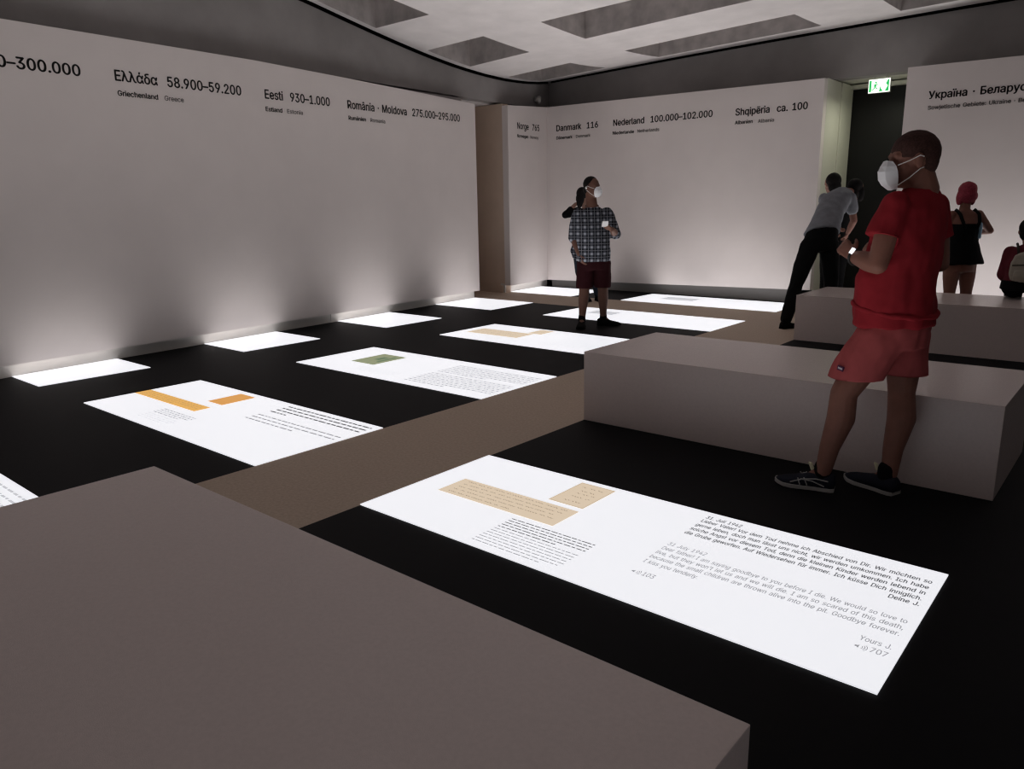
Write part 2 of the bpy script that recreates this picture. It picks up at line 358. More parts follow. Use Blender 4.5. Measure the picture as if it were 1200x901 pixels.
# outlines of the sans-serif letters used in the room: {character: [advance, [contours of x, y in 1/500 em]]}
GLYPHS = json.loads('''{"!":[98,[[34,80,32,254,66,254,64,80],[49,-2,40,-1,33,4,28,12,26,20,28,29,33,37,40,42,49,43,58,42,65,37,70,29,72,20,70,12,65,4,58,-1]]],
"'":[103,[[39,159,35,254,68,254,64,159]]],
",":[94,[[19,-60,34,36,68,36,42,-60]]],
".":[94,[[48,-2,39,-1,31,4,26,12,25,20,26,29,31,37,39,42,48,43,56,42,64,37,69,29,71,20,69,12,64,4,56,-1]]],
"0":[227,[[113,-3,87,0,65,12,47,31,34,57,29,77,25,101,24,127,25,153,29,177,35,197,48,223,65,242,87,254,113,258,139,254,161,242,179,223,192,197,198,177,201,153,203,127,201,101,198,77,192,57,179,31,162,12,140,0],[113,25,131,28,145,37,157,52,165,72,170,97,172,127,170,157,165,182,157,203,145,218,131,227,113,230,96,227,82,218,70,203,62,182,56,157,55,127,56,97,62,72,70,52,82,37,96,28]]],
"1":[227,[[38,0,38,27,195,27,195,0],[138,254,138,0,106,0,106,224,105,224,43,179,43,213,99,254]]],
"2":[227,[[32,0,32,24,117,114,130,129,141,141,149,153,155,163,159,174,160,186,159,198,154,209,146,218,137,224,125,228,112,230,98,228,86,224,77,216,69,207,65,195,64,181,33,181,35,202,43,221,55,237,72,248,91,255,112,258,134,255,153,248,169,237,181,223,188,205,191,186,189,172,185,159,179,145,168,129,153,111,133,90,76,30,76,28,195,28,195,0]]],
"3":[227,[[109,-3,87,-1,66,5,49,15,35,29,26,46,22,66,55,66,57,54,63,44,72,35,83,30,95,26,109,25,124,26,138,30,149,37,157,46,163,58,165,72,163,86,158,98,150,109,137,117,121,122,101,124,78,124,78,150,144,224,144,226,35,226,35,254,186,254,186,230,106,139,106,144,132,144,154,138,172,127,185,111,194,93,196,72,194,51,185,33,172,18,154,6,133,-1]]],
"4":[227,[[20,53,20,79,123,254,155,254,54,83,54,81,207,81,207,53],[141,0,141,61,141,73,141,159,171,159,171,0]]],
"5":[227,[[111,-3,89,-1,70,6,54,16,41,30,33,47,30,65,61,65,64,54,69,44,77,36,87,30,98,26,111,25,125,27,138,32,149,41,157,52,162,66,164,81,162,97,157,111,148,122,137,131,124,137,109,138,96,137,84,134,73,129,64,123,34,126,48,254,183,254,183,226,75,226,67,151,68,151,77,157,89,162,101,166,115,167,131,165,147,160,161,153,172,143,182,130,189,116,194,99,195,82,193,58,184,38,171,21,154,8,134,-1]]],
"6":[227,[[113,-3,91,-1,71,7,55,20,42,37,34,58,32,81,34,100,40,119,51,142,69,170,126,254,161,254,75,131,73,131,77,137,83,144,90,149,98,153,107,156,117,157,139,155,158,147,173,136,185,120,192,101,194,79,192,56,184,36,171,20,155,7,135,-1],[113,24,127,26,139,31,149,40,157,51,162,64,164,79,162,94,157,107,149,118,139,126,127,131,113,133,99,131,87,126,77,118,69,107,64,94,62,79,64,64,69,51,77,40,87,31,99,26]]],
"7":[227,[[48,0,162,224,162,226,31,226,31,254,195,254,195,224,82,0]]],
"8":[227,[[113,-3,89,-1,68,6,50,17,37,31,29,48,26,68,28,83,33,98,40,110,51,121,63,128,76,132,76,133,59,141,46,154,38,171,35,190,38,209,45,225,57,239,73,249,92,256,113,258,134,256,153,249,169,239,181,225,188,209,191,190,188,171,180,154,167,141,150,133,150,132,164,128,176,121,186,110,194,98,199,83,200,68,198,48,189,31,176,17,158,6,137,-1],[113,25,129,26,142,30,153,37,161,46,167,57,168,69,167,83,161,94,153,104,141,111,128,116,113,118,98,116,85,111,73,104,65,94,59,83,58,69,59,57,64,46,73,37,84,30,97,26],[113,145,126,146,137,150,146,157,154,165,158,176,160,188,158,200,154,210,147,218,138,225,126,229,113,230,100,229,89,225,79,218,72,210,68,200,66,188,68,176,72,165,79,157,89,150,100,146]]],
"9":[227,[[113,258,135,255,155,247,171,234,184,217,192,197,194,173,192,155,186,135,175,112,158,84,100,0,65,0,151,124,154,124,149,117,144,111,137,105,128,101,119,98,109,97,87,100,69,107,53,119,41,134,34,154,32,176,34,198,42,218,55,235,71,247,91,255],[113,230,99,228,87,223,77,215,69,204,64,191,63,176,64,161,69,148,77,137,87,129,99,123,113,122,127,123,139,129,149,137,157,147,162,160,164,175,162,190,157,204,150,215,139,223,127,228]]],
":":[94,[[48,-2,39,-1,31,4,26,12,25,20,26,29,31,37,39,42,48,43,56,42,64,37,69,29,71,20,69,12,64,4,56,-1],[48,135,39,137,31,142,26,149,25,158,26,167,31,174,39,179,48,181,56,179,64,174,69,167,71,158,69,149,64,142,56,137]]],
"A":[240,[[8,0,101,254,138,254,231,0,198,0,144,151,138,167,132,186,125,210,116,239,123,239,114,209,106,185,100,166,95,151,43,0],[55,71,55,99,185,99,185,71]]],
"B":[228,[[30,0,30,254,121,254,145,252,164,245,180,235,190,221,197,205,199,187,198,172,193,160,187,150,178,143,168,137,157,133,157,131,170,129,182,123,192,114,201,102,207,86,209,68,207,50,200,33,189,20,172,9,151,2,123,0],[62,29,122,29,148,31,165,40,175,53,178,68,176,81,171,92,163,102,153,109,140,114,124,115,62,115],[62,143,119,143,132,144,144,148,154,155,162,163,166,174,168,186,165,202,156,214,141,223,120,226,62,226]]],
"D":[251,[[109,0,48,0,48,29,107,29,136,31,159,40,177,55,189,75,197,99,200,128,197,156,190,180,177,200,160,214,138,223,110,226,47,226,47,254,113,254,136,253,157,248,176,239,200,221,217,196,225,175,229,153,231,128,229,102,224,80,217,59,206,42,192,27,175,15,156,7,134,2],[62,254,62,0,30,0,30,254]]],
"E":[209,[[30,0,30,254,186,254,186,226,62,226,62,143,178,143,178,114,62,114,62,29,188,29,188,0]]],
"G":[260,[[134,-3,113,-2,93,4,75,13,59,25,45,40,35,58,27,78,22,102,20,127,22,153,27,176,35,197,45,215,59,230,74,242,92,251,112,256,132,258,152,256,170,252,187,245,202,235,214,222,225,208,232,192,237,174,204,174,199,186,194,197,186,206,178,213,168,220,158,224,146,227,133,228,111,225,92,216,75,202,62,182,54,157,52,127,54,97,63,72,75,53,92,38,112,29,134,26,155,29,172,36,187,47,198,62,205,80,207,101,217,100,141,100,141,128,239,128,239,100,236,71,225,45,209,25,188,9,163,0]]],
"H":[258,[[30,0,30,254,62,254,62,144,196,144,196,254,228,254,228,0,196,0,196,116,62,116,62,0]]],
"I":[150,[[16,0,16,29,59,29,59,226,16,226,16,254,135,254,135,226,91,226,91,29,135,29,135,0]]],
"J":[198,[[93,-3,62,2,38,16,26,31,19,50,17,73,17,86,49,86,49,73,52,52,61,37,75,28,93,25,110,28,124,37,133,52,136,73,136,254,168,254,168,73,166,50,159,31,147,16,123,2]]],
"K":[233,[[52,73,52,108,61,119,70,131,78,141,87,152,96,162,106,172,182,254,224,254,116,138,114,138],[30,0,30,254,62,254,62,167,62,112,62,97,62,0],[186,0,94,130,114,155,224,0]]],
"L":[196,[[30,0,30,254,62,254,62,29,181,29,181,0]]],
"M":[314,[[30,0,30,254,76,254,139,94,144,79,150,61,156,42,161,24,154,24,159,41,165,61,171,79,176,94,238,254,284,254,284,0,252,0,252,145,252,163,253,184,253,207,253,229,256,229,253,217,249,205,241,181,234,161,228,145,171,0,143,0,85,145,80,160,72,181,65,204,56,229,59,229,60,208,60,186,61,164,61,145,61,0]]],
"N":[262,[[30,0,30,254,68,254,172,91,176,84,181,75,187,65,194,53,200,41,207,27,202,27,201,41,200,54,200,67,200,79,199,97,199,254,232,254,232,0,193,0,101,145,89,165,82,177,74,191,54,226,60,227,61,192,62,164,62,145,62,0]]],
"R":[224,[[30,0,30,254,118,254,145,252,167,244,183,232,195,217,202,198,205,176,202,154,195,136,183,120,166,109,145,101,118,99,48,99,48,128,117,128,135,129,149,133,160,141,167,150,171,162,173,176,171,190,167,202,159,212,149,220,134,224,116,226,62,226,62,0],[177,0,115,115,151,115,214,0]]],
"S":[223,[[112,-4,86,-2,64,5,46,15,32,30,23,48,19,68,52,68,55,55,62,44,71,35,83,29,97,26,112,25,128,26,143,30,155,37,165,46,171,57,173,70,171,81,166,89,158,96,148,102,136,107,122,111,92,120,64,130,43,145,30,163,26,186,29,206,37,224,51,238,69,249,90,256,114,258,137,256,158,249,175,238,189,224,197,208,200,189,169,189,163,206,151,219,134,227,112,229,97,228,84,224,73,218,64,209,59,199,58,188,60,176,65,167,74,160,85,154,96,150,106,147,132,140,144,136,156,132,168,126,179,119,189,110,197,99,202,85,204,69,201,50,193,32,180,17,162,5,139,-2]]],
"T":[224,[[16,226,16,254,208,254,208,226,128,226,128,0,96,0,96,226]]],
"U":[259,[[129,-4,101,-1,77,8,57,22,42,40,33,62,30,87,30,254,62,254,62,89,64,72,70,57,80,44,94,34,110,28,129,26,149,28,165,34,179,44,188,57,194,72,196,89,196,254,229,254,229,87,226,62,216,40,201,22,182,8,157,-1]]],
"V":[240,[[102,0,8,254,42,254,96,103,101,88,108,69,115,45,124,15,117,15,126,45,133,69,140,88,145,103,197,254,231,254,139,0]]],
"W":[343,[[78,0,8,254,41,254,82,98,85,85,88,73,93,47,96,33,98,20,95,20,97,33,100,47,103,60,106,73,112,98,153,254,190,254,231,98,234,85,237,73,243,47,246,33,249,20,244,20,247,33,249,47,252,60,255,73,261,98,302,254,335,254,265,0,228,0,184,161,180,178,176,196,172,215,168,237,175,237,171,216,167,197,164,179,159,161,115,0]]],
"Y":[236,[[102,0,102,104,8,254,46,254,96,172,104,159,111,146,118,132,125,115,112,115,119,132,126,146,133,159,140,172,191,254,228,254,134,104,134,0]]],
"a":[195,[[80,-4,63,-3,47,2,34,11,24,22,17,37,15,54,17,69,22,80,29,90,39,97,50,102,63,105,76,108,89,110,117,113,126,115,133,117,136,121,138,127,138,128,137,139,133,148,128,156,120,161,110,164,98,165,85,164,75,161,66,156,59,150,54,144,50,137,20,146,29,161,39,173,52,182,66,188,82,191,97,192,108,192,119,190,131,186,143,180,153,172,161,160,167,145,168,126,168,0,138,0,138,26,136,26,132,19,126,12,118,6,108,1,95,-3],[85,23,101,24,114,29,124,37,132,47,136,57,138,69,138,95,135,93,130,91,123,89,116,88,100,86,88,84,77,82,67,79,58,75,52,70,47,62,46,52,47,43,51,36,57,30,65,26,74,24]]],
"b":[212,[[115,-4,99,-3,86,2,76,8,69,16,63,23,59,29,56,29,56,0,26,0,26,254,57,254,57,160,59,160,63,166,69,173,76,180,86,186,98,191,115,192,137,189,156,180,173,166,185,146,193,122,195,94,193,66,185,42,173,23,157,8,137,-1],[110,23,126,26,140,33,150,44,158,58,163,75,164,95,163,114,158,131,150,145,140,156,126,163,110,165,94,163,81,156,70,145,62,131,58,114,56,95,58,75,63,58,70,43,81,32,94,26]]],
"c":[198,[[104,-4,79,-1,58,8,41,23,28,43,20,66,17,94,20,122,28,146,41,165,58,180,79,189,104,192,117,191,130,189,142,184,153,178,162,170,170,161,176,150,181,138,151,131,149,138,145,145,141,150,135,155,128,159,121,162,113,164,104,165,86,162,73,155,62,144,54,129,50,112,48,94,50,75,54,59,62,44,73,33,86,26,104,23,113,24,121,26,129,29,135,33,141,38,146,44,149,51,152,59,181,51,177,39,171,28,163,19,153,11,142,4,130,0,117,-3]]],
"d":[212,[[98,-4,75,-1,56,8,40,23,27,42,20,66,17,94,20,122,27,146,40,166,56,180,75,189,98,192,114,191,126,186,136,180,144,173,149,166,153,160,155,160,155,254,186,254,186,0,156,0,156,29,153,29,149,23,143,16,136,8,126,2,114,-3],[102,23,118,26,132,32,142,43,150,58,154,75,156,95,154,114,150,131,142,145,132,156,118,163,102,165,86,163,72,156,62,145,54,131,50,114,48,95,50,75,54,58,62,44,73,33,86,26]]],
"e":[202,[[106,-4,80,-1,58,8,41,23,28,42,20,66,17,93,20,121,28,145,40,165,58,180,78,189,103,192,118,191,133,187,147,180,160,170,170,157,179,141,184,121,186,97,186,85,37,85,37,110,169,110,155,101,153,119,149,134,141,147,131,157,118,163,103,165,87,163,73,157,62,147,54,135,50,121,48,105,48,89,50,69,55,53,64,40,76,31,90,25,106,23,117,24,127,26,135,31,143,36,149,44,153,53,182,45,177,32,168,20,156,10,141,2,125,-3]]],
"f":[127,[[114,190,114,164,3,164,3,190],[40,0,40,216,42,231,48,243,57,252,68,259,80,264,94,265,103,265,111,263,117,262,121,260,114,234,107,236,103,237,97,237,85,235,77,230,72,221,71,209,71,0]]],
"g":[213,[[103,-75,84,-74,67,-70,53,-63,41,-55,32,-45,25,-35,51,-20,55,-26,61,-33,68,-39,77,-44,89,-48,103,-49,124,-46,141,-38,152,-23,156,-3,156,34,153,34,149,28,143,21,136,14,126,8,114,4,97,2,76,5,56,13,40,27,28,45,20,68,17,96,20,123,27,147,40,166,56,180,76,189,98,192,114,191,127,186,137,180,144,173,150,166,154,159,157,159,157,190,186,190,186,-4,183,-27,175,-45,162,-59,145,-68,125,-73],[102,30,118,32,132,38,142,47,150,61,155,77,156,96,155,115,150,132,142,146,132,156,119,163,102,165,86,163,73,156,62,145,54,131,50,115,48,96,50,78,54,61,62,48,73,38,86,32]]],
"h":[205,[[57,113,57,0,26,0,26,254,57,254,57,144,51,144,62,166,76,181,94,189,114,192,132,190,148,184,161,174,170,160,177,142,179,120,179,0,148,0,148,118,145,137,136,152,123,161,105,165,92,163,80,159,71,151,63,141,58,129]]],
"i":[83,[[26,0,26,190,57,190,57,0],[42,221,34,223,27,227,22,234,21,242,22,249,27,256,34,260,42,262,50,260,57,256,62,249,63,242,62,234,57,227,50,223]]],
"j":[83,[[26,190,57,190,57,-15,55,-31,51,-45,43,-56,32,-65,19,-70,2,-71,-5,-71,-5,-43,1,-43,12,-42,20,-36,25,-27,26,-15],[42,221,34,223,27,227,22,234,20,242,22,249,27,256,34,260,42,262,50,260,57,256,61,249,63,242,61,234,57,227,50,223]]],
"k":[190,[[55,68,55,106,60,106,142,190,180,190,92,100,89,100],[26,0,26,254,57,254,57,0],[147,0,74,93,96,114,186,0]]],
"l":[95,[[70,-1,50,2,37,10,29,24,26,42,26,254,57,254,57,49,58,38,60,31,65,27,73,26,80,26,85,27,90,1,81,0,75,-1]]],
"m":[305,[[26,0,26,190,56,190,56,148,54,148,59,162,66,173,75,182,86,188,98,192,110,193,129,190,144,180,154,166,160,147,156,147,161,160,169,172,178,181,190,187,204,192,218,193,234,191,249,186,261,177,270,164,276,148,278,128,278,0,248,0,248,127,245,145,236,156,224,163,209,165,197,164,187,160,179,153,173,145,169,135,168,124,168,0,137,0,137,130,134,144,126,156,115,163,100,165,89,164,79,160,70,154,63,145,58,133,57,119,57,0]]],
"n":[205,[[57,113,57,0,26,0,26,190,56,190,56,144,51,144,62,166,76,181,94,189,114,192,132,190,147,184,160,174,170,160,176,142,179,120,179,0,148,0,148,118,145,137,136,152,123,161,105,165,92,163,80,159,71,151,63,141,58,129]]],
"o":[208,[[104,-4,79,-1,58,8,41,23,28,43,20,66,17,94,20,122,28,146,41,165,58,180,79,189,104,192,128,189,149,180,167,165,180,146,188,122,191,94,188,66,180,43,167,23,149,8,128,-1],[104,23,121,26,135,33,146,44,154,59,158,75,160,94,158,112,154,129,146,144,135,155,121,162,104,165,86,162,73,155,62,144,54,129,50,112,48,94,50,75,54,59,62,44,73,33,86,26]]],
"p":[212,[[26,-71,26,190,56,190,56,160,59,160,63,166,69,173,76,180,86,186,98,191,115,192,137,189,156,180,173,166,185,146,193,122,195,94,193,66,185,42,173,23,157,8,137,-1,115,-4,99,-3,86,2,76,8,69,16,63,23,59,29,57,29,57,-71],[110,23,126,26,140,33,150,44,158,58,163,75,164,95,163,114,158,131,150,145,140,156,126,163,110,165,94,163,81,156,70,145,62,131,58,114,56,95,58,75,63,58,70,43,81,32,94,26]]],
"q":[212,[[186,-71,155,-71,155,29,153,29,149,23,143,16,136,8,126,2,114,-3,98,-4,75,-1,56,8,40,23,27,42,20,66,17,94,20,122,27,146,40,166,56,180,75,189,98,192,114,191,126,186,136,180,144,173,149,166,153,160,156,160,156,190,186,190],[102,23,118,26,132,32,142,43,150,58,154,75,156,95,154,114,150,131,142,145,132,156,118,163,102,165,86,163,72,156,62,145,54,131,50,114,48,95,50,75,54,58,62,44,73,33,86,26]]],
"r":[130,[[26,0,26,190,56,190,56,160,58,160,65,173,76,184,90,190,107,192,115,192,122,192,122,161,115,162,109,163,103,163,91,161,80,157,70,151,63,142,58,131,57,118,57,0]]],
"s":[182,[[91,-4,72,-3,56,2,42,9,31,19,23,32,18,47,47,53,53,40,62,30,75,25,91,23,108,25,122,31,131,40,134,51,132,60,127,68,118,74,106,78,75,85,52,93,36,104,27,119,23,137,26,152,33,166,43,177,58,185,74,190,94,192,112,191,127,186,140,179,149,170,157,158,162,145,134,139,129,149,121,158,110,164,94,166,78,164,65,158,57,150,54,139,56,129,62,122,72,116,86,111,115,105,137,97,153,86,162,71,166,53,163,37,156,24,145,12,130,3,112,-2]]],
"t":[114,[[102,190,102,164,3,164,3,190],[32,236,63,236,63,49,64,38,68,31,75,26,85,25,93,26,101,27,107,1,102,0,96,-1,90,-2,84,-2,62,1,46,11,36,26,32,46]]],
"u":[205,[[91,-3,73,-1,57,5,44,15,35,29,28,47,26,69,26,190,57,190,57,72,60,52,68,37,82,28,100,25,113,27,125,31,134,38,142,48,146,61,148,76,148,190,179,190,179,0,149,0,149,46,154,46,143,23,129,8,111,0]]],
"v":[195,[[81,0,9,190,42,190,83,78,88,60,93,43,98,27,103,10,92,10,97,27,101,43,106,60,112,78,152,190,186,190,113,0]]],
"w":[284,[[69,0,11,190,44,190,67,107,72,89,77,68,82,46,88,21,82,21,88,45,93,67,98,88,103,107,126,190,158,190,181,107,186,88,191,68,196,45,201,21,196,21,201,45,206,68,212,88,217,107,240,190,272,190,215,0,184,0,159,86,152,112,149,126,145,140,138,169,145,169,138,140,131,112,128,99,124,86,99,0]]],
"y":[195,[[24,-69,31,-43,36,-44,44,-45,52,-44,59,-42,65,-37,71,-29,75,-18,81,-1,9,190,42,190,83,78,88,60,93,43,98,27,103,10,92,10,97,27,101,43,106,60,112,78,153,190,186,190,102,-29,96,-43,88,-54,80,-62,70,-68,58,-71,46,-73,39,-72,32,-72,27,-70]]],
"·":[98,[[49,98,40,100,33,105,28,112,26,121,28,130,33,137,40,142,49,144,58,142,65,137,70,130,72,121,70,112,65,105,58,100]]],
"â":[195,[[80,-4,63,-3,47,2,34,11,24,22,17,37,15,54,17,69,22,80,29,90,39,97,50,102,63,105,76,108,89,110,117,113,126,115,133,117,136,121,138,127,138,128,137,139,133,148,128,156,120,161,110,164,98,165,85,164,75,161,66,156,59,150,54,144,50,137,20,146,29,161,39,173,52,182,66,188,82,191,97,192,108,192,119,190,131,186,143,180,153,172,161,160,167,145,168,126,168,0,138,0,138,26,136,26,132,19,126,12,118,6,108,1,95,-3],[85,23,101,24,114,29,124,37,132,47,136,57,138,69,138,95,135,93,130,91,123,89,116,88,100,86,88,84,77,82,67,79,58,75,52,70,47,62,46,52,47,43,51,36,57,30,65,26,74,24],[70,218,40,218,40,219,80,265,109,265,149,219,149,218,119,218,95,248]]],
"ä":[195,[[80,-4,63,-3,47,2,34,11,24,22,17,37,15,54,17,69,22,80,29,90,39,97,50,102,63,105,76,108,89,110,117,113,126,115,133,117,136,121,138,127,138,128,137,139,133,148,128,156,120,161,110,164,98,165,85,164,75,161,66,156,59,150,54,144,50,137,20,146,29,161,39,173,52,182,66,188,82,191,97,192,108,192,119,190,131,186,143,180,153,172,161,160,167,145,168,126,168,0,138,0,138,26,136,26,132,19,126,12,118,6,108,1,95,-3],[85,23,101,24,114,29,124,37,132,47,136,57,138,69,138,95,135,93,130,91,123,89,116,88,100,86,88,84,77,82,67,79,58,75,52,70,47,62,46,52,47,43,51,36,57,30,65,26,74,24],[131,221,123,223,116,227,112,234,110,242,112,249,116,256,123,260,131,262,138,260,145,256,149,249,151,242,149,234,145,227,138,223],[59,221,51,223,44,227,40,234,38,242,40,249,44,256,51,260,59,262,66,260,73,256,77,249,79,242,77,234,73,227,66,223]]],
"ë":[202,[[106,-4,80,-1,58,8,41,23,28,42,20,66,17,93,20,121,28,145,40,165,58,180,78,189,103,192,118,191,133,187,147,180,160,170,170,157,179,141,184,121,186,97,186,85,37,85,37,110,169,110,155,101,153,119,149,134,141,147,131,157,118,163,103,165,87,163,73,157,62,147,54,135,50,121,48,105,48,89,50,69,55,53,64,40,76,31,90,25,106,23,117,24,127,26,135,31,143,36,149,44,153,53,182,45,177,32,168,20,156,10,141,2,125,-3],[138,221,130,223,124,227,119,234,118,242,119,249,124,256,130,260,138,262,146,260,152,256,157,249,158,242,157,234,152,227,146,223],[66,221,58,223,52,227,47,234,46,242,47,249,52,256,58,260,66,262,74,260,80,256,85,249,86,242,85,234,80,227,74,223]]],
"ö":[208,[[104,-4,79,-1,58,8,41,23,28,43,20,66,17,94,20,122,28,146,41,165,58,180,79,189,104,192,128,189,149,180,167,165,180,146,188,122,191,94,188,66,180,43,167,23,149,8,128,-1],[104,23,121,26,135,33,146,44,154,59,158,75,160,94,158,112,154,129,146,144,135,155,121,162,104,165,86,162,73,155,62,144,54,129,50,112,48,94,50,75,54,59,62,44,73,33,86,26],[140,221,132,223,125,227,121,234,119,242,121,249,125,256,132,260,140,262,147,260,154,256,158,249,160,242,158,234,154,227,147,223],[68,221,60,223,53,227,49,234,47,242,49,249,53,256,60,260,68,262,76,260,82,256,86,249,88,242,86,234,82,227,76,223]]],
"ü":[205,[[91,-3,73,-1,57,5,44,15,35,29,28,47,26,69,26,190,57,190,57,72,60,52,68,37,82,28,100,25,113,27,125,31,134,38,142,48,146,61,148,76,148,190,179,190,179,0,149,0,149,46,154,46,143,23,129,8,111,0],[138,221,131,223,124,227,120,234,118,242,120,249,124,256,131,260,138,262,146,260,153,256,157,249,159,242,157,234,153,227,146,223],[67,221,59,223,52,227,48,234,46,242,48,249,52,256,59,260,67,262,74,260,81,256,85,249,87,242,85,234,81,227,74,223]]],
"Ε":[209,[[30,0,30,254,186,254,186,226,62,226,62,143,178,143,178,114,62,114,62,29,188,29,188,0]]],
"ά":[231,[[101,-4,78,-1,57,8,40,23,28,43,20,67,17,94,20,121,28,145,41,165,58,180,79,189,102,192,119,191,134,186,146,178,156,169,163,157,169,145,174,133,177,121,188,121,189,95,217,0,189,0,165,95,162,106,159,117,154,129,147,140,139,150,129,158,117,163,103,165,87,163,74,156,63,146,55,132,50,114,48,94,50,74,55,57,62,42,73,32,86,25,101,23,116,25,128,30,138,39,146,49,153,60,159,72,162,84,165,94,186,190,215,190,189,94,188,70,178,70,174,58,170,45,163,33,155,21,145,11,133,3,118,-2],[93,214,99,265,132,265,115,214]]],
"α":[231,[[101,-4,78,-1,57,8,40,23,28,43,20,67,17,94,20,121,28,145,41,165,58,180,79,189,102,192,119,191,134,186,146,178,156,169,163,157,169,145,174,133,177,121,188,121,189,95,217,0,189,0,165,95,162,106,159,117,154,129,147,140,139,150,129,158,117,163,103,165,87,163,74,156,63,146,55,132,50,114,48,94,50,74,55,57,62,42,73,32,86,25,101,23,116,25,128,30,138,39,146,49,153,60,159,72,162,84,165,94,186,190,215,190,189,94,188,70,178,70,174,58,170,45,163,33,155,21,145,11,133,3,118,-2]]],
"δ":[203,[[101,-4,78,-1,57,6,40,19,28,36,20,58,17,84,20,109,28,131,40,148,57,160,78,168,101,170,101,166,88,169,76,173,66,177,58,181,52,187,47,193,44,200,43,209,46,223,53,234,66,243,83,249,105,253,132,254,161,254,161,227,126,227,109,226,96,225,86,222,79,218,75,213,74,206,75,201,77,196,80,192,86,189,92,185,100,182,111,178,122,175,136,170,148,163,159,155,168,144,175,132,181,118,185,102,186,84,183,58,175,36,162,19,146,6,125,-1],[101,23,117,25,130,30,141,38,148,50,153,65,155,84,153,103,148,119,140,132,130,141,117,147,101,149,86,147,73,141,62,132,54,119,50,103,48,84,50,65,54,50,62,38,73,30,86,25]]],
"λ":[222,[[9,0,82,191,77,203,72,215,66,222,60,227,54,230,46,230,37,229,32,228,25,255,29,256,35,257,41,258,47,258,60,257,71,253,81,248,90,239,97,228,104,214,166,51,171,40,177,32,183,27,190,25,197,24,206,25,210,26,217,-1,209,-3,202,-3,195,-4,183,-2,172,1,162,7,153,15,146,26,140,40,112,112,106,129,101,146,97,163,92,179,103,179,98,163,93,146,88,129,83,112,42,0]]],
"Б":[224,[[30,0,30,254,182,254,182,226,62,226,62,148,121,148,145,145,166,139,183,128,195,114,203,96,205,75,203,54,195,35,183,20,166,9,145,2,121,0],[62,28,120,28,143,31,160,41,170,56,174,76,170,94,160,108,143,117,120,119,62,119]]],
"У":[218,[[43,0,43,29,61,29,72,30,81,33,88,38,93,46,98,58,8,254,44,254,77,178,85,159,92,141,99,124,104,108,110,91,116,74,107,74,124,122,133,149,145,178,175,254,210,254,122,42,117,30,110,20,102,12,92,5,78,1,61,0]]],
"а":[195,[[80,-4,63,-3,47,2,34,11,24,22,17,37,15,54,17,69,22,80,29,90,39,97,50,102,63,105,76,108,89,110,117,113,126,115,133,117,136,121,138,127,138,128,137,139,133,148,128,156,120,161,110,164,98,165,85,164,75,161,66,156,59,150,54,144,50,137,20,146,29,161,39,173,52,182,66,188,82,191,97,192,108,192,119,190,131,186,143,180,153,172,161,160,167,145,168,126,168,0,138,0,138,26,136,26,132,19,126,12,118,6,108,1,95,-3],[85,23,101,24,114,29,124,37,132,47,136,57,138,69,138,95,135,93,130,91,123,89,116,88,100,86,88,84,77,82,67,79,58,75,52,70,47,62,46,52,47,43,51,36,57,30,65,26,74,24]]],
"е":[202,[[106,-4,80,-1,58,8,41,23,28,42,20,66,17,93,20,121,28,145,40,165,58,180,78,189,103,192,118,191,133,187,147,180,160,170,170,157,179,141,184,121,186,97,186,85,37,85,37,110,169,110,155,101,153,119,149,134,141,147,131,157,118,163,103,165,87,163,73,157,62,147,54,135,50,121,48,105,48,89,50,69,55,53,64,40,76,31,90,25,106,23,117,24,127,26,135,31,143,36,149,44,153,53,182,45,177,32,168,20,156,10,141,2,125,-3]]],
"к":[188,[[26,0,26,190,57,190,57,108,76,108,144,190,183,190,107,98,184,0,145,0,83,79,57,79,57,0]]],
"л":[200,[[3,0,3,28,10,28,18,29,24,31,29,36,33,43,37,53,39,66,41,84,42,105,45,190,174,190,174,0,143,0,143,161,74,161,72,95,69,66,65,42,57,24,47,10,33,3,14,0]]],
"н":[204,[[154,111,154,83,50,83,50,111],[57,190,57,0,26,0,26,190],[178,190,178,0,147,0,147,190]]],
"р":[212,[[26,-71,26,190,56,190,56,160,59,160,63,166,69,173,76,180,86,186,98,191,115,192,137,189,156,180,173,166,185,146,193,122,195,94,193,66,185,42,173,23,157,8,137,-1,115,-4,99,-3,86,2,76,8,69,16,63,23,59,29,57,29,57,-71],[110,23,126,26,140,33,150,44,158,58,163,75,164,95,163,114,158,131,150,145,140,156,126,163,110,165,94,163,81,156,70,145,62,131,58,114,56,95,58,75,63,58,70,43,81,32,94,26]]],
"с":[198,[[104,-4,79,-1,58,8,41,23,28,43,20,66,17,94,20,122,28,146,41,165,58,180,79,189,104,192,117,191,130,189,142,184,153,178,162,170,170,161,176,150,181,138,151,131,149,138,145,145,141,150,135,155,128,159,121,162,113,164,104,165,86,162,73,155,62,144,54,129,50,112,48,94,50,75,54,59,62,44,73,33,86,26,104,23,113,24,121,26,129,29,135,33,141,38,146,44,149,51,152,59,181,51,177,39,171,28,163,19,153,11,142,4,130,0,117,-3]]],
"у":[195,[[24,-69,31,-43,36,-44,44,-45,52,-44,59,-42,65,-37,71,-29,75,-18,81,-1,9,190,42,190,83,78,88,60,93,43,98,27,103,10,92,10,97,27,101,43,106,60,112,78,153,190,186,190,102,-29,96,-43,88,-54,80,-62,70,-68,58,-71,46,-73,39,-72,32,-72,27,-70]]],
"ь":[194,[[52,122,107,122,128,120,145,114,159,105,169,93,175,78,177,62,175,45,169,30,159,18,145,8,128,2,107,0,26,0,26,190,57,190,57,28,107,28,123,30,135,37,143,47,146,60,143,74,135,84,123,91,107,94,52,94]]],
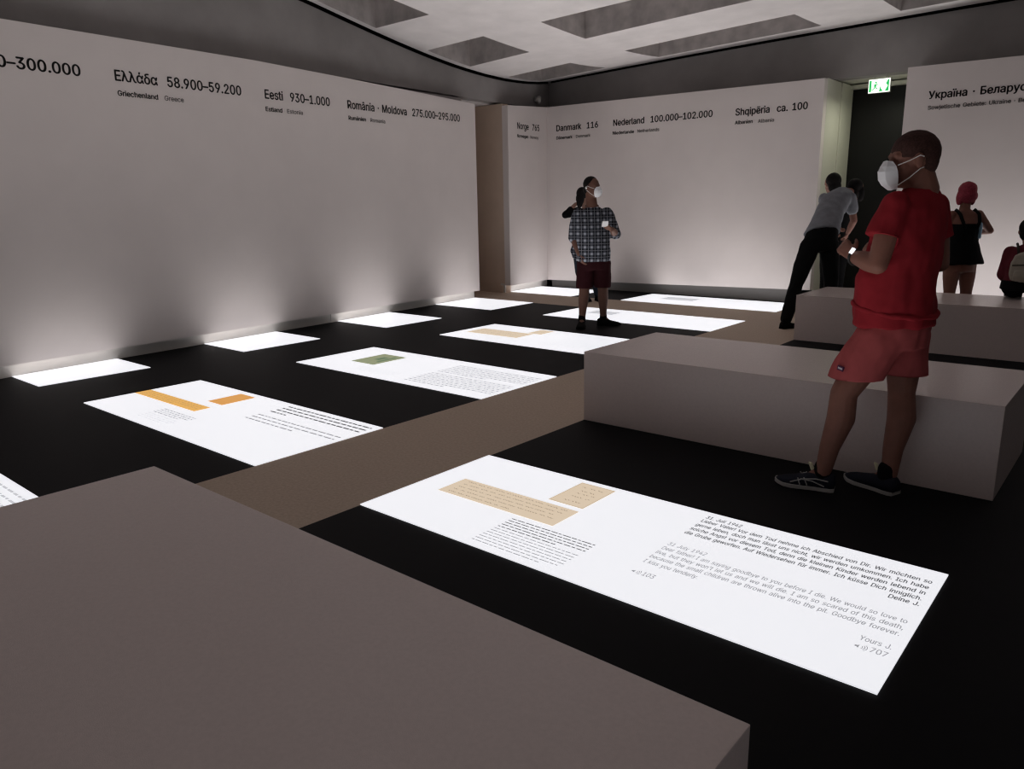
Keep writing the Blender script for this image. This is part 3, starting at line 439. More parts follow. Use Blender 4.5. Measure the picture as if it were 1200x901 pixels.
"ї":[83,[[26,0,26,190,57,190,57,0],[78,221,70,223,64,227,59,234,58,242,59,249,64,256,70,260,78,262,86,260,92,256,97,249,98,242,97,234,92,227,86,223],[6,221,-2,223,-8,227,-13,234,-14,242,-13,249,-8,256,-2,260,6,262,14,260,20,256,25,249,26,242,25,234,20,227,14,223]]],
"–":[175,[[175,122,175,94,0,94,0,122]]]}''')
def area2(c):
    p = list(zip(c[0::2], c[1::2]))
    return sum(a[0] * b[1] - b[0] * a[1] for a, b in zip(p, p[1:] + p[:1]))
def holds(c, x, y):
    p = list(zip(c[0::2], c[1::2])); inside = False
    for (ax, ay), (bx, by) in zip(p, p[1:] + p[:1]):
        if (ay > y) != (by > y) and x < (bx - ax) * (y - ay) / (by - ay) + ax:
            inside = not inside
    return inside
SHAPES = {}
def glyph(ch):
    """filled outline of one letter: strokes that overlap stay separate faces, counters are cut out"""
    if ch not in SHAPES:
        cs = GLYPHS[ch][1]; big = max(cs, key=lambda c: abs(area2(c))); sg = area2(big) > 0
        outer = [[c] for c in cs if (area2(c) > 0) == sg]
        for c in cs:
            if (area2(c) > 0) != sg:
                own = [g for g in outer if holds(g[0], c[0], c[1])] or outer
                min(own, key=lambda g: abs(area2(g[0]))).append(c)
        V_, F_ = [], []
        for g in outer:
            cu = bpy.data.curves.new('letter', 'CURVE'); cu.dimensions = '2D'; cu.fill_mode = 'BOTH'
            for c in g:
                sp = cu.splines.new('POLY'); n = len(c) // 2; sp.points.add(n - 1); sp.use_cyclic_u = True
                for k in range(n):
                    sp.points[k].co = (c[2 * k] / 500, c[2 * k + 1] / 500, 0, 1)
            o = bpy.data.objects.new('letter', cu); COL.objects.link(o)
            dg = bpy.context.evaluated_depsgraph_get(); dg.update()
            me = bpy.data.meshes.new_from_object(o.evaluated_get(dg))
            b0 = len(V_); V_ += [(v.co.x, v.co.y) for v in me.vertices]; F_ += [[b0 + q for q in f.vertices] for f in me.polygons]
            bpy.data.objects.remove(o); bpy.data.curves.remove(cu); bpy.data.meshes.remove(me)
        SHAPES[ch] = (V_, F_)
    return SHAPES[ch]
def text_mesh(body, bold=0.0):
    """a line of lettering; a heavier weight is the same outline laid over itself a hair apart"""
    vs, fs = [], []
    for dx, dy in ([(0, 0)] + ([(-1, 0), (1, 0), (0, -.6), (0, .6)] if bold > 0 else [])):
        x = 0.0
        for ch in body:
            if ch == ' ':
                x += .28; continue
            a, f = glyph(ch); b0 = len(vs)
            vs += [(x + p + dx * bold, q + dy * bold, 0) for p, q in a]; fs += [[b0 + k for k in t] for t in f]
            x += GLYPHS[ch][0] / 500
    me = bpy.data.meshes.new('lettering'); me.from_pydata(vs, [], fs)
    return me
CAPH = max(v.co.y for v in text_mesh('H').vertices)

def add_text(name, body, p0, xdir, ydir, cap, width, m, parent, bold=0.0, right=None):
    """lettering of cap height cap from p0 along xdir; width None keeps the natural set width"""
    me = text_mesh(body, bold)
    x0 = min(v.co.x for v in me.vertices); x1 = max(v.co.x for v in me.vertices)
    sy = cap / CAPH
    sx = width / (x1 - x0) if width else sy
    p0, xd, yd = V(p0), V(xdir).normalized(), V(ydir).normalized()
    for v in me.vertices:
        v.co = p0 + xd * ((v.co.x - x0) * sx) + yd * (v.co.y * sy)
    return link(name, me, m, parent)

# country names and figures on the walls: large line, bold German line, grey English line
BASE, SUB = 2.620, 2.487
def on_left(parent, y, z, body, length, cap, m, bold):
    y0, y1 = y, y + length
    p = V((left_face(y0) + 0.002, y0, z)); q = V((left_face(y1) + 0.002, y1, z))
    o = add_text('wall_inscription', body, p, q - p, (0, 0, 1), cap, (q - p).length, m, parent, bold)
    return o
def on_back(parent, x, z, body, length, cap, m, bold):
    return add_text('wall_inscription', body, (x, 8.598, z), (1, 0, 0), (0, 0, 1), cap, length, m, parent, bold)
ik, ig = M['ink'], M['ink_grey']
for args in [(wall_left, 0.16, BASE, '00\u2013300.000', 0.765, .094, ik, .024),
             (wall_left, 1.232, BASE, '\u0395\u03bb\u03bb\u03ac\u03b4\u03b1  58.900\u201359.200', 1.368, .094, ik, .024),
             (wall_left, 1.239, SUB, 'Griechenland', .402, .047, ik, .03), (wall_left, 1.706, SUB, 'Greece', .207, .045, ig, .02),
             (wall_left, 2.899, BASE, 'Eesti  930\u20131.000', .934, .094, ik, .024),
             (wall_left, 2.895, SUB, 'Estland', .226, .046, ik, .03), (wall_left, 3.187, SUB, 'Estonia', .225, .045, ig, .02),
             (wall_left, 4.112, BASE, 'Rom\u00e2nia \u00b7 Moldova  275.000\u2013295.000', 2.172, .094, ik, .024),
             (wall_left, 4.116, SUB, 'Rum\u00e4nien', .295, .046, ik, .03), (wall_left, 4.486, SUB, 'Romania', .266, .045, ig, .02),
             (wall_left2, 7.725, BASE, 'Norge  765', .643, .096, ik, .024),
             (wall_left2, 7.722, SUB, 'Norwegen', .315, .05, ik, .03), (wall_left2, 8.10, SUB, 'Norway', .24, .048, ig, .02)]:
    o = on_left(*args); o['label'] = ('grey' if args[6] is ig else 'black') + ' wall lettering reading ' + args[3]
for args in [(wall_back, -5.257, BASE, 'Danmark  116', .843, .094, ik, .024),
             (wall_back, -5.257, SUB, 'D\u00e4nemark', .336, .048, ik, .03), (wall_back, -4.852, SUB, 'Denmark', .29, .047, ig, .02),
             (wall_back, -4.127, BASE, 'Nederland  100.000\u2013102.000', 1.70, .092, ik, .024),
             (wall_back, -4.135, SUB, 'Niederlande', .394, .048, ik, .03), (wall_back, -3.68, SUB, 'Netherlands', .384, .047, ig, .02),
             (wall_back, -2.08, 2.606, 'Shqip\u00ebria  ca. 100', 1.021, .092, ik, .024),
             (wall_back, -2.082, SUB, 'Albanien', .266, .047, ik, .03), (wall_back, -1.742, 2.482, 'Albania', .232, .046, ig, .02),
             (wall_back2, .394, 2.591, '\u0423\u043a\u0440\u0430\u0457\u043d\u0430 \u00b7 \u0411\u0435\u043b\u0430\u0440\u0443\u0441\u044c', 1.065, .088, ik, .024),
             (wall_back2, .400, 2.467, 'Sowjetische Gebiete: Ukraine \u00b7 Belarus', 1.15, .044, ig, .03)]:
    o = on_back(*args); o['label'] = ('grey' if args[6] is ig else 'black') + ' wall lettering reading ' + args[3]

# ------------------------------------------------------------------ floor panels
random.seed(5)
ZP = 0.006
def flat(name, rects, m, parent, z):
    bm = bmesh.new()
    for x0, x1, y0, y1 in rects:
        quad(bm, [(x0, y0, z), (x1, y0, z), (x1, y1, z), (x0, y1, z)])
    return obj(name, bm, m, parent)
def lines(name, x0, x1, ys_, h, m, parent, last=1.0, align='l', z=ZP + .0016, wl=(.025, .085), gap=.010):
    """rows of print too small to read: words as short strokes"""
    rects = []
    for k, y in enumerate(ys_):
        a, b = x0, x1
        if k == len(ys_) - 1:
            b = x0 + (x1 - x0) * last
        if align == 'slant':
            a += 0.0
        x = a
        while x < b - .012:
            w = min(random.uniform(*wl), b - x)
            rects.append((x, x + w, y, y + h)); x += w + gap
    return flat(name, rects, m, parent, z)

def panel(x0, x1, y0, y1, label, group, xl0=None, xl1=None):
    t = thing('light_panel', ((x0 + x1) / 2, (y0 + y1) / 2, 0), label, 'light panel', group)
    bm = bmesh.new()
    xa0 = x0 if xl0 is None else xl0; xa1 = x0 if xl1 is None else xl1
    hexa(bm, [(xa0, y0, 0.0005), (x1, y0, 0.0005), (x1, y1, 0.0005), (xa1, y1, 0.0005),
              (xa0, y0, ZP), (x1, y0, ZP), (x1, y1, ZP), (xa1, y1, ZP)])
    obj('glass_cover', bm, M['panel'], t)
    ld = bpy.data.lights.new('panel_fill_lamp', 'AREA'); ld.shape = 'RECTANGLE'  # added fill light just above the opaque glowing glass
    xm = (xa0 + xa1) / 2 + .03
    ld.size = x1 - xm; ld.size_y = y1 - y0 - .01
    ld.spread = LAMP_SPREAD; ld.color = LAMP_COL
    ld.energy = LAMP_POWER * ld.size * ld.size_y / (PL * PW) * (0.55 if xl0 is not None else 1.0)
    lo = bpy.data.objects.new('panel_fill_lamp', ld); COL.objects.link(lo); lo.parent = t
    lo.rotation_euler = (math.pi, 0, 0)
    lo.location = V(((xm + x1) / 2, (y0 + y1) / 2, ZP + .0005)) - t.location
    return t
GW, GS = 'long lit panels in the floor', 'short lit panels along the left wall'
def col2(j, label):
    return panel(-3.32, -0.94, PY * j, PY * j + PW, label, GW)
def scrawl(parent, x0, x1, y, h):
    """one line of handwriting: a thin wavering pen stroke broken into words"""
    bm = bmesh.new(); x = x0; z = ZP + .0016
    while x < x1 - .02:
        w = min(random.uniform(.025, .075), x1 - x); n = max(4, int(w / .006)); prev = None
        for k in range(n + 1):
            px = x + w * k / n; py = y + h * (.5 * math.sin(k * 2.4 + x * 40) + random.uniform(-.35, .35))
            cur = (bm.verts.new((px, py, z)), bm.verts.new((px + .0015, py + .0035, z)))
            if prev:
                bm.faces.new((prev[0], cur[0], cur[1], prev[1]))
            prev = cur
        x += w + random.uniform(.010, .018)
    return obj('handwriting_line', bm, M['hand_ink'], parent)
def scan(parent, x0, x1, y0, y1, m, rows_, ink=True, label=None):
    o = flat('letter_scan', [(x0, x1, y0, y1)], m, parent, ZP + .001)
    if label:
        o['label'] = label
    if rows_:
        n = rows_; st = (y1 - y0) / (n + 0.6)
        for k in range(n):
            scrawl(o, x0 + .05, x1 - (.05 if k < n - 1 else .05 + .3 * (x1 - x0)), y1 - st * (k + .8), st * .16)
    return o

# nearest panel, with the readable letter
p1 = panel(0, PL, 0, PW, 'nearest and largest lit white floor panel, printed with the letter of 31. Juli 1942', GW)
scan(p1, .165, .905, .367, .575, M['paper'], 5, label='long beige handwritten strip')
o = flat('letter_scan', [(.692, .898, .612, .903)], M['paper'], p1, ZP + .001); o['label'] = 'small beige envelope scan'
flat('scan_border', [(.692, .898, .612, .622), (.692, .898, .893, .903), (.692, .700, .622, .893), (.890, .898, .622, .893)], M['paper_dark'], o, ZP + .0014)
for yy in (.85, .80, .765, .72, .66):
    scrawl(o, .73 if yy > .82 else .75, .86, yy, .010)
cp = lines('caption', .707, 1.170, [.315 - .0245 * k for k in range(5)], .0065, M['print_dark'], p1, .7, wl=(.012, .05), gap=.006)
cp['label'] = 'small dark caption text'
cp = lines('caption', .707, 1.170, [.190 - .0245 * k for k in range(7)], .006, M['print_mid'], p1, .8, wl=(.012, .05), gap=.006)
cp['label'] = 'small grey caption text'
XD, YD = (1, 0, 0), (0, 1, 0)
ger = [(0.873, '31. Juli 1942', 0.17, 0), (0.825, 'Lieber Vater! Vor dem Tod nehme ich Abschied von Dir. Wir m\u00f6chten so', .945, 0),
       (0.7725, 'gerne leben, doch man l\u00e4sst uns nicht, wir werden umkommen. Ich habe', .945, 0),
       (0.720, 'solche Angst vor diesem Tod, denn die kleinen Kinder werden lebend in', .945, 0),
       (0.668, 'die Grube geworfen. Auf Wiedersehen f\u00fcr immer. Ich k\u00fcsse Dich inniglich.', .945, 0), (0.619, 'Deine J.', .103, .845)]
eng = [(0.518, '31 July 1942', 0.175, 0), (0.467, 'Dear father! I am saying goodbye to you before I die. We would so love to', .945, 0),
       (0.418, "live, but they won't let us and we will die. I am so scared of this death,", .945, 0),
       (0.369, 'because the small children are thrown alive into the pit. Goodbye forever.', .945, 0),
       (0.317, 'I kiss you tenderly.', .24, 0), (0.268, 'Yours J.', .10, .847)]
for block, m in ((ger, M['print_dark']), (eng, M['print_mid'])):
    for y, s, wd, dx in block:
        o = add_text('letter_line', s, (1.403 + dx, y - .006, ZP + .0016), XD, YD, .031, wd, m, p1, .016)
        o['label'] = ('black' if m is M['print_dark'] else 'grey') + ' printed line reading ' + s[:40].rstrip()
for x, y, s in ((1.411, .205, '103'), (2.251, .205, '707')):
    o = add_text('audio_number', s, (x + .047, y + .002, ZP + .0016), XD, YD, .032, .052, M['print_mid'], p1, .014)
    o['label'] = 'grey audio guide number ' + s
    bm = bmesh.new()                            # small loudspeaker mark with sound waves
    z = ZP + .0016
    quad(bm, [(x, y + .007, z), (x + .008, y + .007, z), (x + .014, y, z), (x + .014, y + .026, z)][:4])
    bm.clear()
    bm.faces.new([bm.verts.new(p) for p in ((x, y + .009, z), (x + .006, y + .009, z), (x + .013, y + .003, z), (x + .013, y + .025, z), (x + .006, y + .019, z), (x, y + .019, z))])
    for rr in (.010, .017, .024):
        for k in range(6):
            a0, a1 = -0.8 + 1.6 * k / 6, -0.8 + 1.6 * (k + 1) / 6
            c = V((x + .013, y + .014, z))
            quad(bm, [c + V((math.cos(a0), math.sin(a0), 0)) * rr, c + V((math.cos(a0), math.sin(a0), 0)) * (rr + .003),
                      c + V((math.cos(a1), math.sin(a1), 0)) * (rr + .003), c + V((math.cos(a1), math.sin(a1), 0)) * rr])
    obj('sound_mark', bm, M['print_mid'], p1)

# second column of panels
def letter(p, y0, ng, ne, gap=.045, lastg=.6, laste=.6, mg=None, me_=None, sp=.0505):
    lines('letter_text', -1.915, -.972, [y0 - sp * k for k in range(ng)], .016, mg or M['print_dark'], p, lastg)
    y1 = y0 - sp * ng - gap
    lines('letter_text', -1.915, -.972, [y1 - sp * k for k in range(ne)], .015, me_ or M['print_mid'], p, laste)
p2 = col2(0, 'lit white floor panel with an orange strip and an orange block of paper on it')
scan(p2, -3.318, -2.365, .385, .515, M['paper_orange'], 4, label='long orange handwritten strip')
o = flat('letter_scan', [(-2.575, -2.365, .603, .886)], M['paper_orange2'], p2, ZP + .001); o['label'] = 'small deep orange paper'
lines('caption', -2.615, -2.155, [.285 - .027 * k for k in range(4)], .009, M['print_mid'], p2, .8)
lines('caption', -2.615, -2.165, [.165 - .027 * k for k in range(4)], .008, M['print_pale'], p2, .8)
letter(p2, .872, 4, 3, .05, .2, .6)
p3 = col2(1, 'lit white floor panel with a single green document on it')
o = flat('letter_scan', [(-2.93, -2.60, 2.245, 2.66)], M['paper_green'], p3, ZP + .001); o['label'] = 'green postcard'
flat('stamp', [(-2.80, -2.73, 2.42, 2.55), (-2.70, -2.66, 2.36, 2.60)], M['stamp'], o, ZP + .0014)
lines('caption', -2.615, -2.09, [2.125 - .028 * k for k in range(5)], .010, M['print_pale'], p3, .8)
letter(p3, 2.675, 7, 8, .03, .6, .5, M['print_mid'], M['print_mid'], .046)
p4 = col2(2, 'lit white floor panel with a pale beige strip, cut off by a bench corner')
scan(p4, -3.20, -2.445, 4.12, 4.43, M['paper'], 4, label='long pale beige strip')
scan(p4, -2.555, -2.36, 4.445, 4.71, M['paper'], 3, label='small pale beige paper')
lines('caption', -2.60, -2.12, [4.06 - .028 * k for k in range(6)], .009, M['print_pale'], p4, .8)
letter(p4, 4.57, 6, 6, .04, .6, .5, M['print_pale'], M['print_pale'])
p5 = col2(3, 'lit white floor panel beneath the man in the checked shirt')
lines('caption', -2.60, -2.12, [5.97 - .028 * k for k in range(6)], .009, M['print_pale'], p5, .8)
o = flat('letter_scan', [(-2.95, -2.55, 6.18, 6.44)], M['print_pale'], p5, ZP + .001); o['label'] = 'faint grey scan'
letter(p5, 6.47, 6, 6, .04, .6, .5, M['print_pale'], M['print_pale'])
p6 = col2(4, 'farthest long lit white floor panel, lying along the foot of the back wall')
o = flat('letter_scan', [(-2.9, -2.35, 8.02, 8.33)], M['print_pale'], p6, ZP + .001); o['label'] = 'faint grey scan'
letter(p6, 8.37, 6, 6, .04, .6, .5, M['print_pale'], M['print_pale'])
panel(0, PL, PY * 4, PY * 4 + PW, 'lit white floor panel hidden behind the farthest bench, before the Cyrillic lettering', GW)
panel(PX, PX + PL, PY * 4, PY * 4 + PW, 'lit white floor panel along the back wall, outside the picture to the right', GW)
panel(PX, PX + PL, -PY, -PY + PW, 'lit white floor panel beside the foreground bench, outside the picture', GW)
p0 = col2(-1, 'lit white floor panel cut by the left picture edge behind the taupe foreground bench')
letter(p0, -1.03, 3, 3, .0, .65, .9, M['print_pale'], M['print_pale'])
lines('letter_text', -1.915, -.99, [-1.34, -1.39, -1.44, -1.5, -1.55, -1.6], .016, M['print_mid'], p0, .7)

# first column: panels that run up to the plinth of the left wall
names = {-1: 'lit white floor panel at the left wall, nearest of the row', 0: 'lit white floor panel at the left wall, under the Greek lettering',
         1: 'lit white floor panel at the left wall, under the Eesti lettering', 2: 'lit white floor panel at the left wall, under the word Moldova',
         3: 'lit white floor panel at the left wall, next to the opening', 4: 'lit white floor panel in the far left corner beneath the word Norge'}
for j in range(0, 5):
    y0, y1 = PY * j, PY * j + PW
    panel(-5, -4.245, y0, y1, names[j], GS, left_face(y0) - .115, left_face(y1) - .115)

# ------------------------------------------------------------------ benches
def bench(x, y, label):
    bm = bmesh.new(); box(bm, x, x + PL, y, y + PW, 0.001, 0.47); bevel(bm, 0.004)
    o = obj('bench', bm, M['bench']); return tag(o, label, 'bench', 'long taupe block benches')
bench(0, -PY, 'taupe block bench filling the lower left foreground')
bench(0, PY, 'taupe block bench directly behind the man in the red shirt')
bench(0, PY * 3, 'farthest taupe block bench, the one with the seated person in maroon')

# ------------------------------------------------------------------ exit sign and corner device
sign = thing('exit_sign', (-.245, 9.0, 2.84), 'lit green and white emergency exit sign hanging in the doorway recess', 'sign')
sx0, sx1, sz0, sz1, sy = -.425, -.155, 2.768, 2.942, 8.985
bm = bmesh.new(); box(bm, sx0, sx1, sy, sy + .035, sz0, sz1); bevel(bm, .004); obj('sign_case', bm, M['sign_case'], sign)
bm = bmesh.new()
box(bm, sx0 + .004, sx1 - .004, sy - .003, sy - .0005, sz0 + .004, sz1 - .004)
obj('sign_face', bm, M['sign_white'], sign)
bm = bmesh.new(); box(bm, sx0 + .03, sx1 - .03, sy + .036, sy + .039, sz0 + .02, sz1 - .02); obj('sign_rear_face', bm, M['sign_white'], sign)
def poly(bm, pts, y):
    bm.faces.new([bm.verts.new((sx0 + px, y, sz0 + pz)) for px, pz in pts])
bm = bmesh.new(); y = sy - .0042                # pictogram: door, running figure, arrow
poly(bm, [(.012, .016), (.040, .016), (.040, .158), (.012, .158)], y)
poly(bm, [(.082, .118), (.104, .118), (.104, .142), (.082, .142)], y)
poly(bm, [(.070, .108), (.104, .112), (.096, .066), (.074, .070)], y)
poly(bm, [(.096, .070), (.122, .052), (.116, .044), (.086, .062)], y)
poly(bm, [(.076, .072), (.060, .046), (.044, .046), (.044, .036), (.066, .036), (.088, .066)], y)
poly(bm, [(.100, .110), (.120, .092), (.126, .098), (.104, .118)], y)
poly(bm, [(.136, .016), (.186, .016), (.160, .050), (.152, .096)], y)
poly(bm, [(.206, .016), (.254, .016), (.254, .158), (.240, .158), (.214, .110), (.240, .080), (.226, .056)], y)
obj('pictogram', bm, M['sign_green'], sign)
for x in (-.36, -.22):
    bm = bmesh.new(); tube(bm, [(x, sy + .018, sz1 - .002), (x, sy + .018, 3.0)], .004, 8); obj('hanger', bm, M['sign_case'], sign)


ld = bpy.data.lights.new('jamb_fill_lamp', 'AREA'); ld.shape = 'RECTANGLE'; ld.size = .22; ld.size_y = .03  # lamp added under the sign to brighten the jamb
ld.energy = 4.0; ld.color = (1.0, 1.0, .80)
lo = bpy.data.objects.new('jamb_fill_lamp', ld); COL.objects.link(lo); lo.parent = sign
lo.location = V(((sx0 + sx1) / 2, sy + .0175, sz0 - .003)) - sign.location

dev = thing('spotlight', (-5.62, 8.60, 3.17), 'small pale spotlight fixed high in the corner above the word Norge', 'spotlight')
wx = left_face(8.6) - SET
bm = bmesh.new(); box(bm, wx + .001, wx + .016, 8.56, 8.64, 3.13, 3.21); bevel(bm, .004); obj('mounting_plate', bm, M['plastic'], dev)
bm = bmesh.new(); tube(bm, [(wx + .014, 8.60, 3.17), (wx + .05, 8.60, 3.17), (wx + .07, 8.59, 3.165)], .012, 10); obj('arm', bm, M['plastic'], dev, True)
bm = bmesh.new(); tube(bm, [(wx + .055, 8.615, 3.19), (wx + .058, 8.610, 3.187), (wx + .105, 8.53, 3.13), (wx + .107, 8.525, 3.127)], [.026, .040, .046, .043], 14); obj('housing', bm, M['plastic'], dev, True)
# ------------------------------------------------------------------ people
def cloth(name, col, rough=0.85, var=0.12, scale=14):
    return mat(name, col, rough, 0.06, var, scale, bump=0.25, bscale=500)
def skinmat(name, col):
    m = mat(name, col, 0.6, 0.2, 0.08, 18)
    b = m.node_tree.nodes['Principled BSDF']
    b.inputs['Subsurface Weight'].default_value = 0.08
    b.inputs['Subsurface Radius'].default_value = (0.012, 0.005, 0.003)
    return m
def plaid(name):
    m = bpy.data.materials.new(name); m.use_nodes = True; nt = m.node_tree; b = nt.nodes['Principled BSDF']
    b.inputs['Roughness'].default_value = 0.9; b.inputs['Specular IOR Level'].default_value = 0.15
    tc = nt.nodes.new('ShaderNodeTexCoord'); sep = nt.nodes.new('ShaderNodeSeparateXYZ')
    nt.links.new(tc.outputs['Object'], sep.inputs[0])
    def mth(op, a, c=None):
        n = nt.nodes.new('ShaderNodeMath'); n.operation = op
        for k, q in enumerate((a, c)):
            if q is None:
                continue
            if isinstance(q, (int, float)):
                n.inputs[k].default_value = q
            else:
                nt.links.new(q, n.inputs[k])
        return n.outputs[0]
    lat = mth('ADD', mth('MULTIPLY', sep.outputs['X'], .762), mth('MULTIPLY', sep.outputs['Y'], .648))
    def band(co, period, duty):
        return mth('LESS_THAN', mth('FRACT', mth('DIVIDE', mth('ADD', co, 50.0), period)), duty)
    w1 = mth('ADD', mth('MULTIPLY', band(lat, .075, .34), .5), mth('MULTIPLY', band(sep.outputs['Z'], .075, .34), .5))
    thin = mth('MAXIMUM', band(mth('ADD', lat, .028), .075, .07), band(mth('ADD', sep.outputs['Z'], .028), .075, .07))
    cr = nt.nodes.new('ShaderNodeValToRGB'); e = cr.color_ramp.elements
    cr.color_ramp.interpolation = 'CONSTANT'
    e[0].position = 0; e[0].color = (.014, .015, .021, 1); e[1].position = .4; e[1].color = (.075, .08, .10, 1)
    q = cr.color_ramp.elements.new(.8); q.color = (.34, .36, .41, 1)
    nt.links.new(w1, cr.inputs['Fac'])
    mx = nt.nodes.new('ShaderNodeMix'); mx.data_type = 'RGBA'
    nt.links.new(thin, mx.inputs['Factor']); nt.links.new(cr.outputs['Color'], mx.inputs['A']); mx.inputs['B'].default_value = (.20, .21, .24, 1)
    nt.links.new(mx.outputs['Result'], b.inputs['Base Color'])
    return m
K = {
    'skin_tan': skinmat('tanned_skin', (.225, .102, .076)), 'skin_dark': skinmat('brown_skin', (.150, .075, .055)),
    'skin_pale': skinmat('light_skin', (.28, .16, .125)),
    'red': cloth('red_tee', (.27, .020, .028)), 'red_short': cloth('faded_red_cotton', (.36, .078, .080)),
    'maroon': cloth('maroon_cotton', (.030, .008, .010)), 'maroon_shirt': cloth('maroon_jersey', (.11, .020, .028)),
    'black': cloth('black_cloth', (.006, .006, .0065)), 'navy': cloth('navy_mesh', (.018, .020, .030), .7),
    'grey': cloth('grey_tee', (.20, .208, .23)), 'jeans': cloth('dark_denim', (.035, .045, .065)),
    'blue': cloth('light_blue_cotton', (.22, .34, .44)), 'slate': cloth('slate_cotton', (.06, .065, .075)),
    'hair': mat('black_hair', (.008, .007, .007), .75, .12, .2, 60), 'hair_pink': mat('pinkish_red_hair', (.26, .035, .055), .7, .15, .25, 70),
    'stubble': mat('cropped_dark_hair', (.055, .025, .021), .8, .2, .3, 120),
    'mask': mat('white_mask_fleece', (.82, .83, .86), .85, .2, .02, 20), 'loop': mat('white_elastic', (.8, .8, .8), .7, .2),
    'sole': mat('pale_rubber', (.40, .39, .38), .6, .3), 'eye': mat('eye_white', (.7, .68, .66), .3, .5), 'iris': mat('dark_iris', (.02, .012, .01), .2, .5),
    'screen': mat('phone_glass', (.02, .02, .022), .08, .5), 'phone': mat('phone_case', (.55, .55, .56), .4, .5),
    'watch': mat('lit_watch_screen', (.8, .8, .8), .3, .5, emit=(.95, .97, 1.0), power=1.0), 'strap': mat('black_strap', (.02, .02, .02), .6, .3),
    'bag': cloth('beige_canvas', (.33, .30, .25)), 'bag_dark': cloth('dark_webbing', (.04, .035, .03)),
    'plaid': plaid('checked_flannel'), 'patch': mat('purple_patch', (.08, .02, .06), .7, .2), 'thread': mat('white_thread', (.6, .6, .62), .8, .2),
    'tab': mat('pale_yellow_tab', (.75, .70, .48), .6, .3),
}

class Blob:
    """overlapping shapes that are melted into one continuous skin"""
    def __init__(self):
        self.bm = bmesh.new()
    def ring(self, c, a, b, n):
        return [self.bm.verts.new(c + a * math.cos(2 * math.pi * k / n) + b * math.sin(2 * math.pi * k / n)) for k in range(n)]
    def stitch(self, rings, p0, p1):
        bm = self.bm
        for A, B in zip(rings, rings[1:]):
            n = len(A)
            for k in range(n):
                bm.faces.new((A[k], A[(k + 1) % n], B[(k + 1) % n], B[k]))
        v0, v1 = bm.verts.new(p0), bm.verts.new(p1); n = len(rings[0])
        for k in range(n):
            bm.faces.new((v0, rings[0][(k + 1) % n], rings[0][k])); bm.faces.new((v1, rings[-1][k], rings[-1][(k + 1) % n]))
    def cap(self, p0, p1, r0, r1, n=14):
        p0, p1 = V(p0), V(p1); d = (p1 - p0)
        d = d.normalized() if d.length > 1e-6 else V((0, 0, 1))
        a = d.cross(V((0, 0, 1)) if abs(d.z) < .9 else V((1, 0, 0))).normalized(); b = d.cross(a)
        R = []
        for t in (-1.2, -.8, -.4, 0):
            R.append(self.ring(p0 + d * r0 * math.sin(t), a * r0 * math.cos(t), b * r0 * math.cos(t), n))
        for t in (0, .4, .8, 1.2):
            R.append(self.ring(p1 + d * r1 * math.sin(t), a * r1 * math.cos(t), b * r1 * math.cos(t), n))
        self.stitch(R, p0 - d * r0, p1 + d * r1); return self
    def limb(self, pts, rs):
        for k in range(len(pts) - 1):
            self.cap(pts[k], pts[k + 1], rs[k], rs[k + 1])
        return self
    def ell(self, c, f, s, u, rf, rs, ru, n=16):
        c, f, s, u = V(c), V(f), V(s), V(u); R = []
        m = 9
        for i in range(1, m):
            t = -math.pi / 2 + math.pi * i / m
            R.append(self.ring(c + u * ru * math.sin(t), f * rf * math.cos(t), s * rs * math.cos(t), n))
        self.stitch(R, c - u * ru, c + u * ru); return self
    def loft(self, rings, s, n=24, dome=.3):
        """rings: (centre, half width along s, half depth)"""
        s = V(s).normalized(); cs = [V(r[0]) for r in rings]; R = []
        for i, (c, a, b) in enumerate(rings):
            t = (cs[min(i + 1, len(cs) - 1)] - cs[max(i - 1, 0)]).normalized()
            f = t.cross(s).normalized()
            R.append(self.ring(cs[i], s * a, f * b, n))
        t0 = (cs[0] - cs[1]).normalized(); t1 = (cs[-1] - cs[-2]).normalized()
        self.stitch(R, cs[0] + t0 * rings[0][2] * dome, cs[-1] + t1 * rings[-1][2] * dome); return self
    def build(self, name, m, parent, voxel=.010, smooth=4, fold=0.0, fscale=(9, 9, 5), seed=0, relax=.5):
        bmesh.ops.recalc_face_normals(self.bm, faces=list(self.bm.faces))
        me = bpy.data.meshes.new(name); self.bm.to_mesh(me); self.bm.free()
        o = bpy.data.objects.new('tmp', me); COL.objects.link(o)
        r = o.modifiers.new('r', 'REMESH'); r.mode = 'VOXEL'; r.voxel_size = voxel
        q = o.modifiers.new('s', 'SMOOTH'); q.factor = relax; q.iterations = smooth
        dg = bpy.context.evaluated_depsgraph_get(); dg.update()
        out = bpy.data.meshes.new_from_object(o.evaluated_get(dg)); out.name = name
        bpy.data.objects.remove(o); bpy.data.meshes.remove(me)
        if fold:
            nr = [v.normal.copy() for v in out.vertices]
            for v, nn in zip(out.vertices, nr):
                p = V((v.co.x * fscale[0], v.co.y * fscale[1], v.co.z * fscale[2])) + V((seed, seed * 2.3, seed * .7))
                k = noise.noise(p) + .5 * noise.noise(p * 2.1 + V((3, 1, 7)))
                v.co += nn * fold * k
        return link(name, out, m, parent, True)

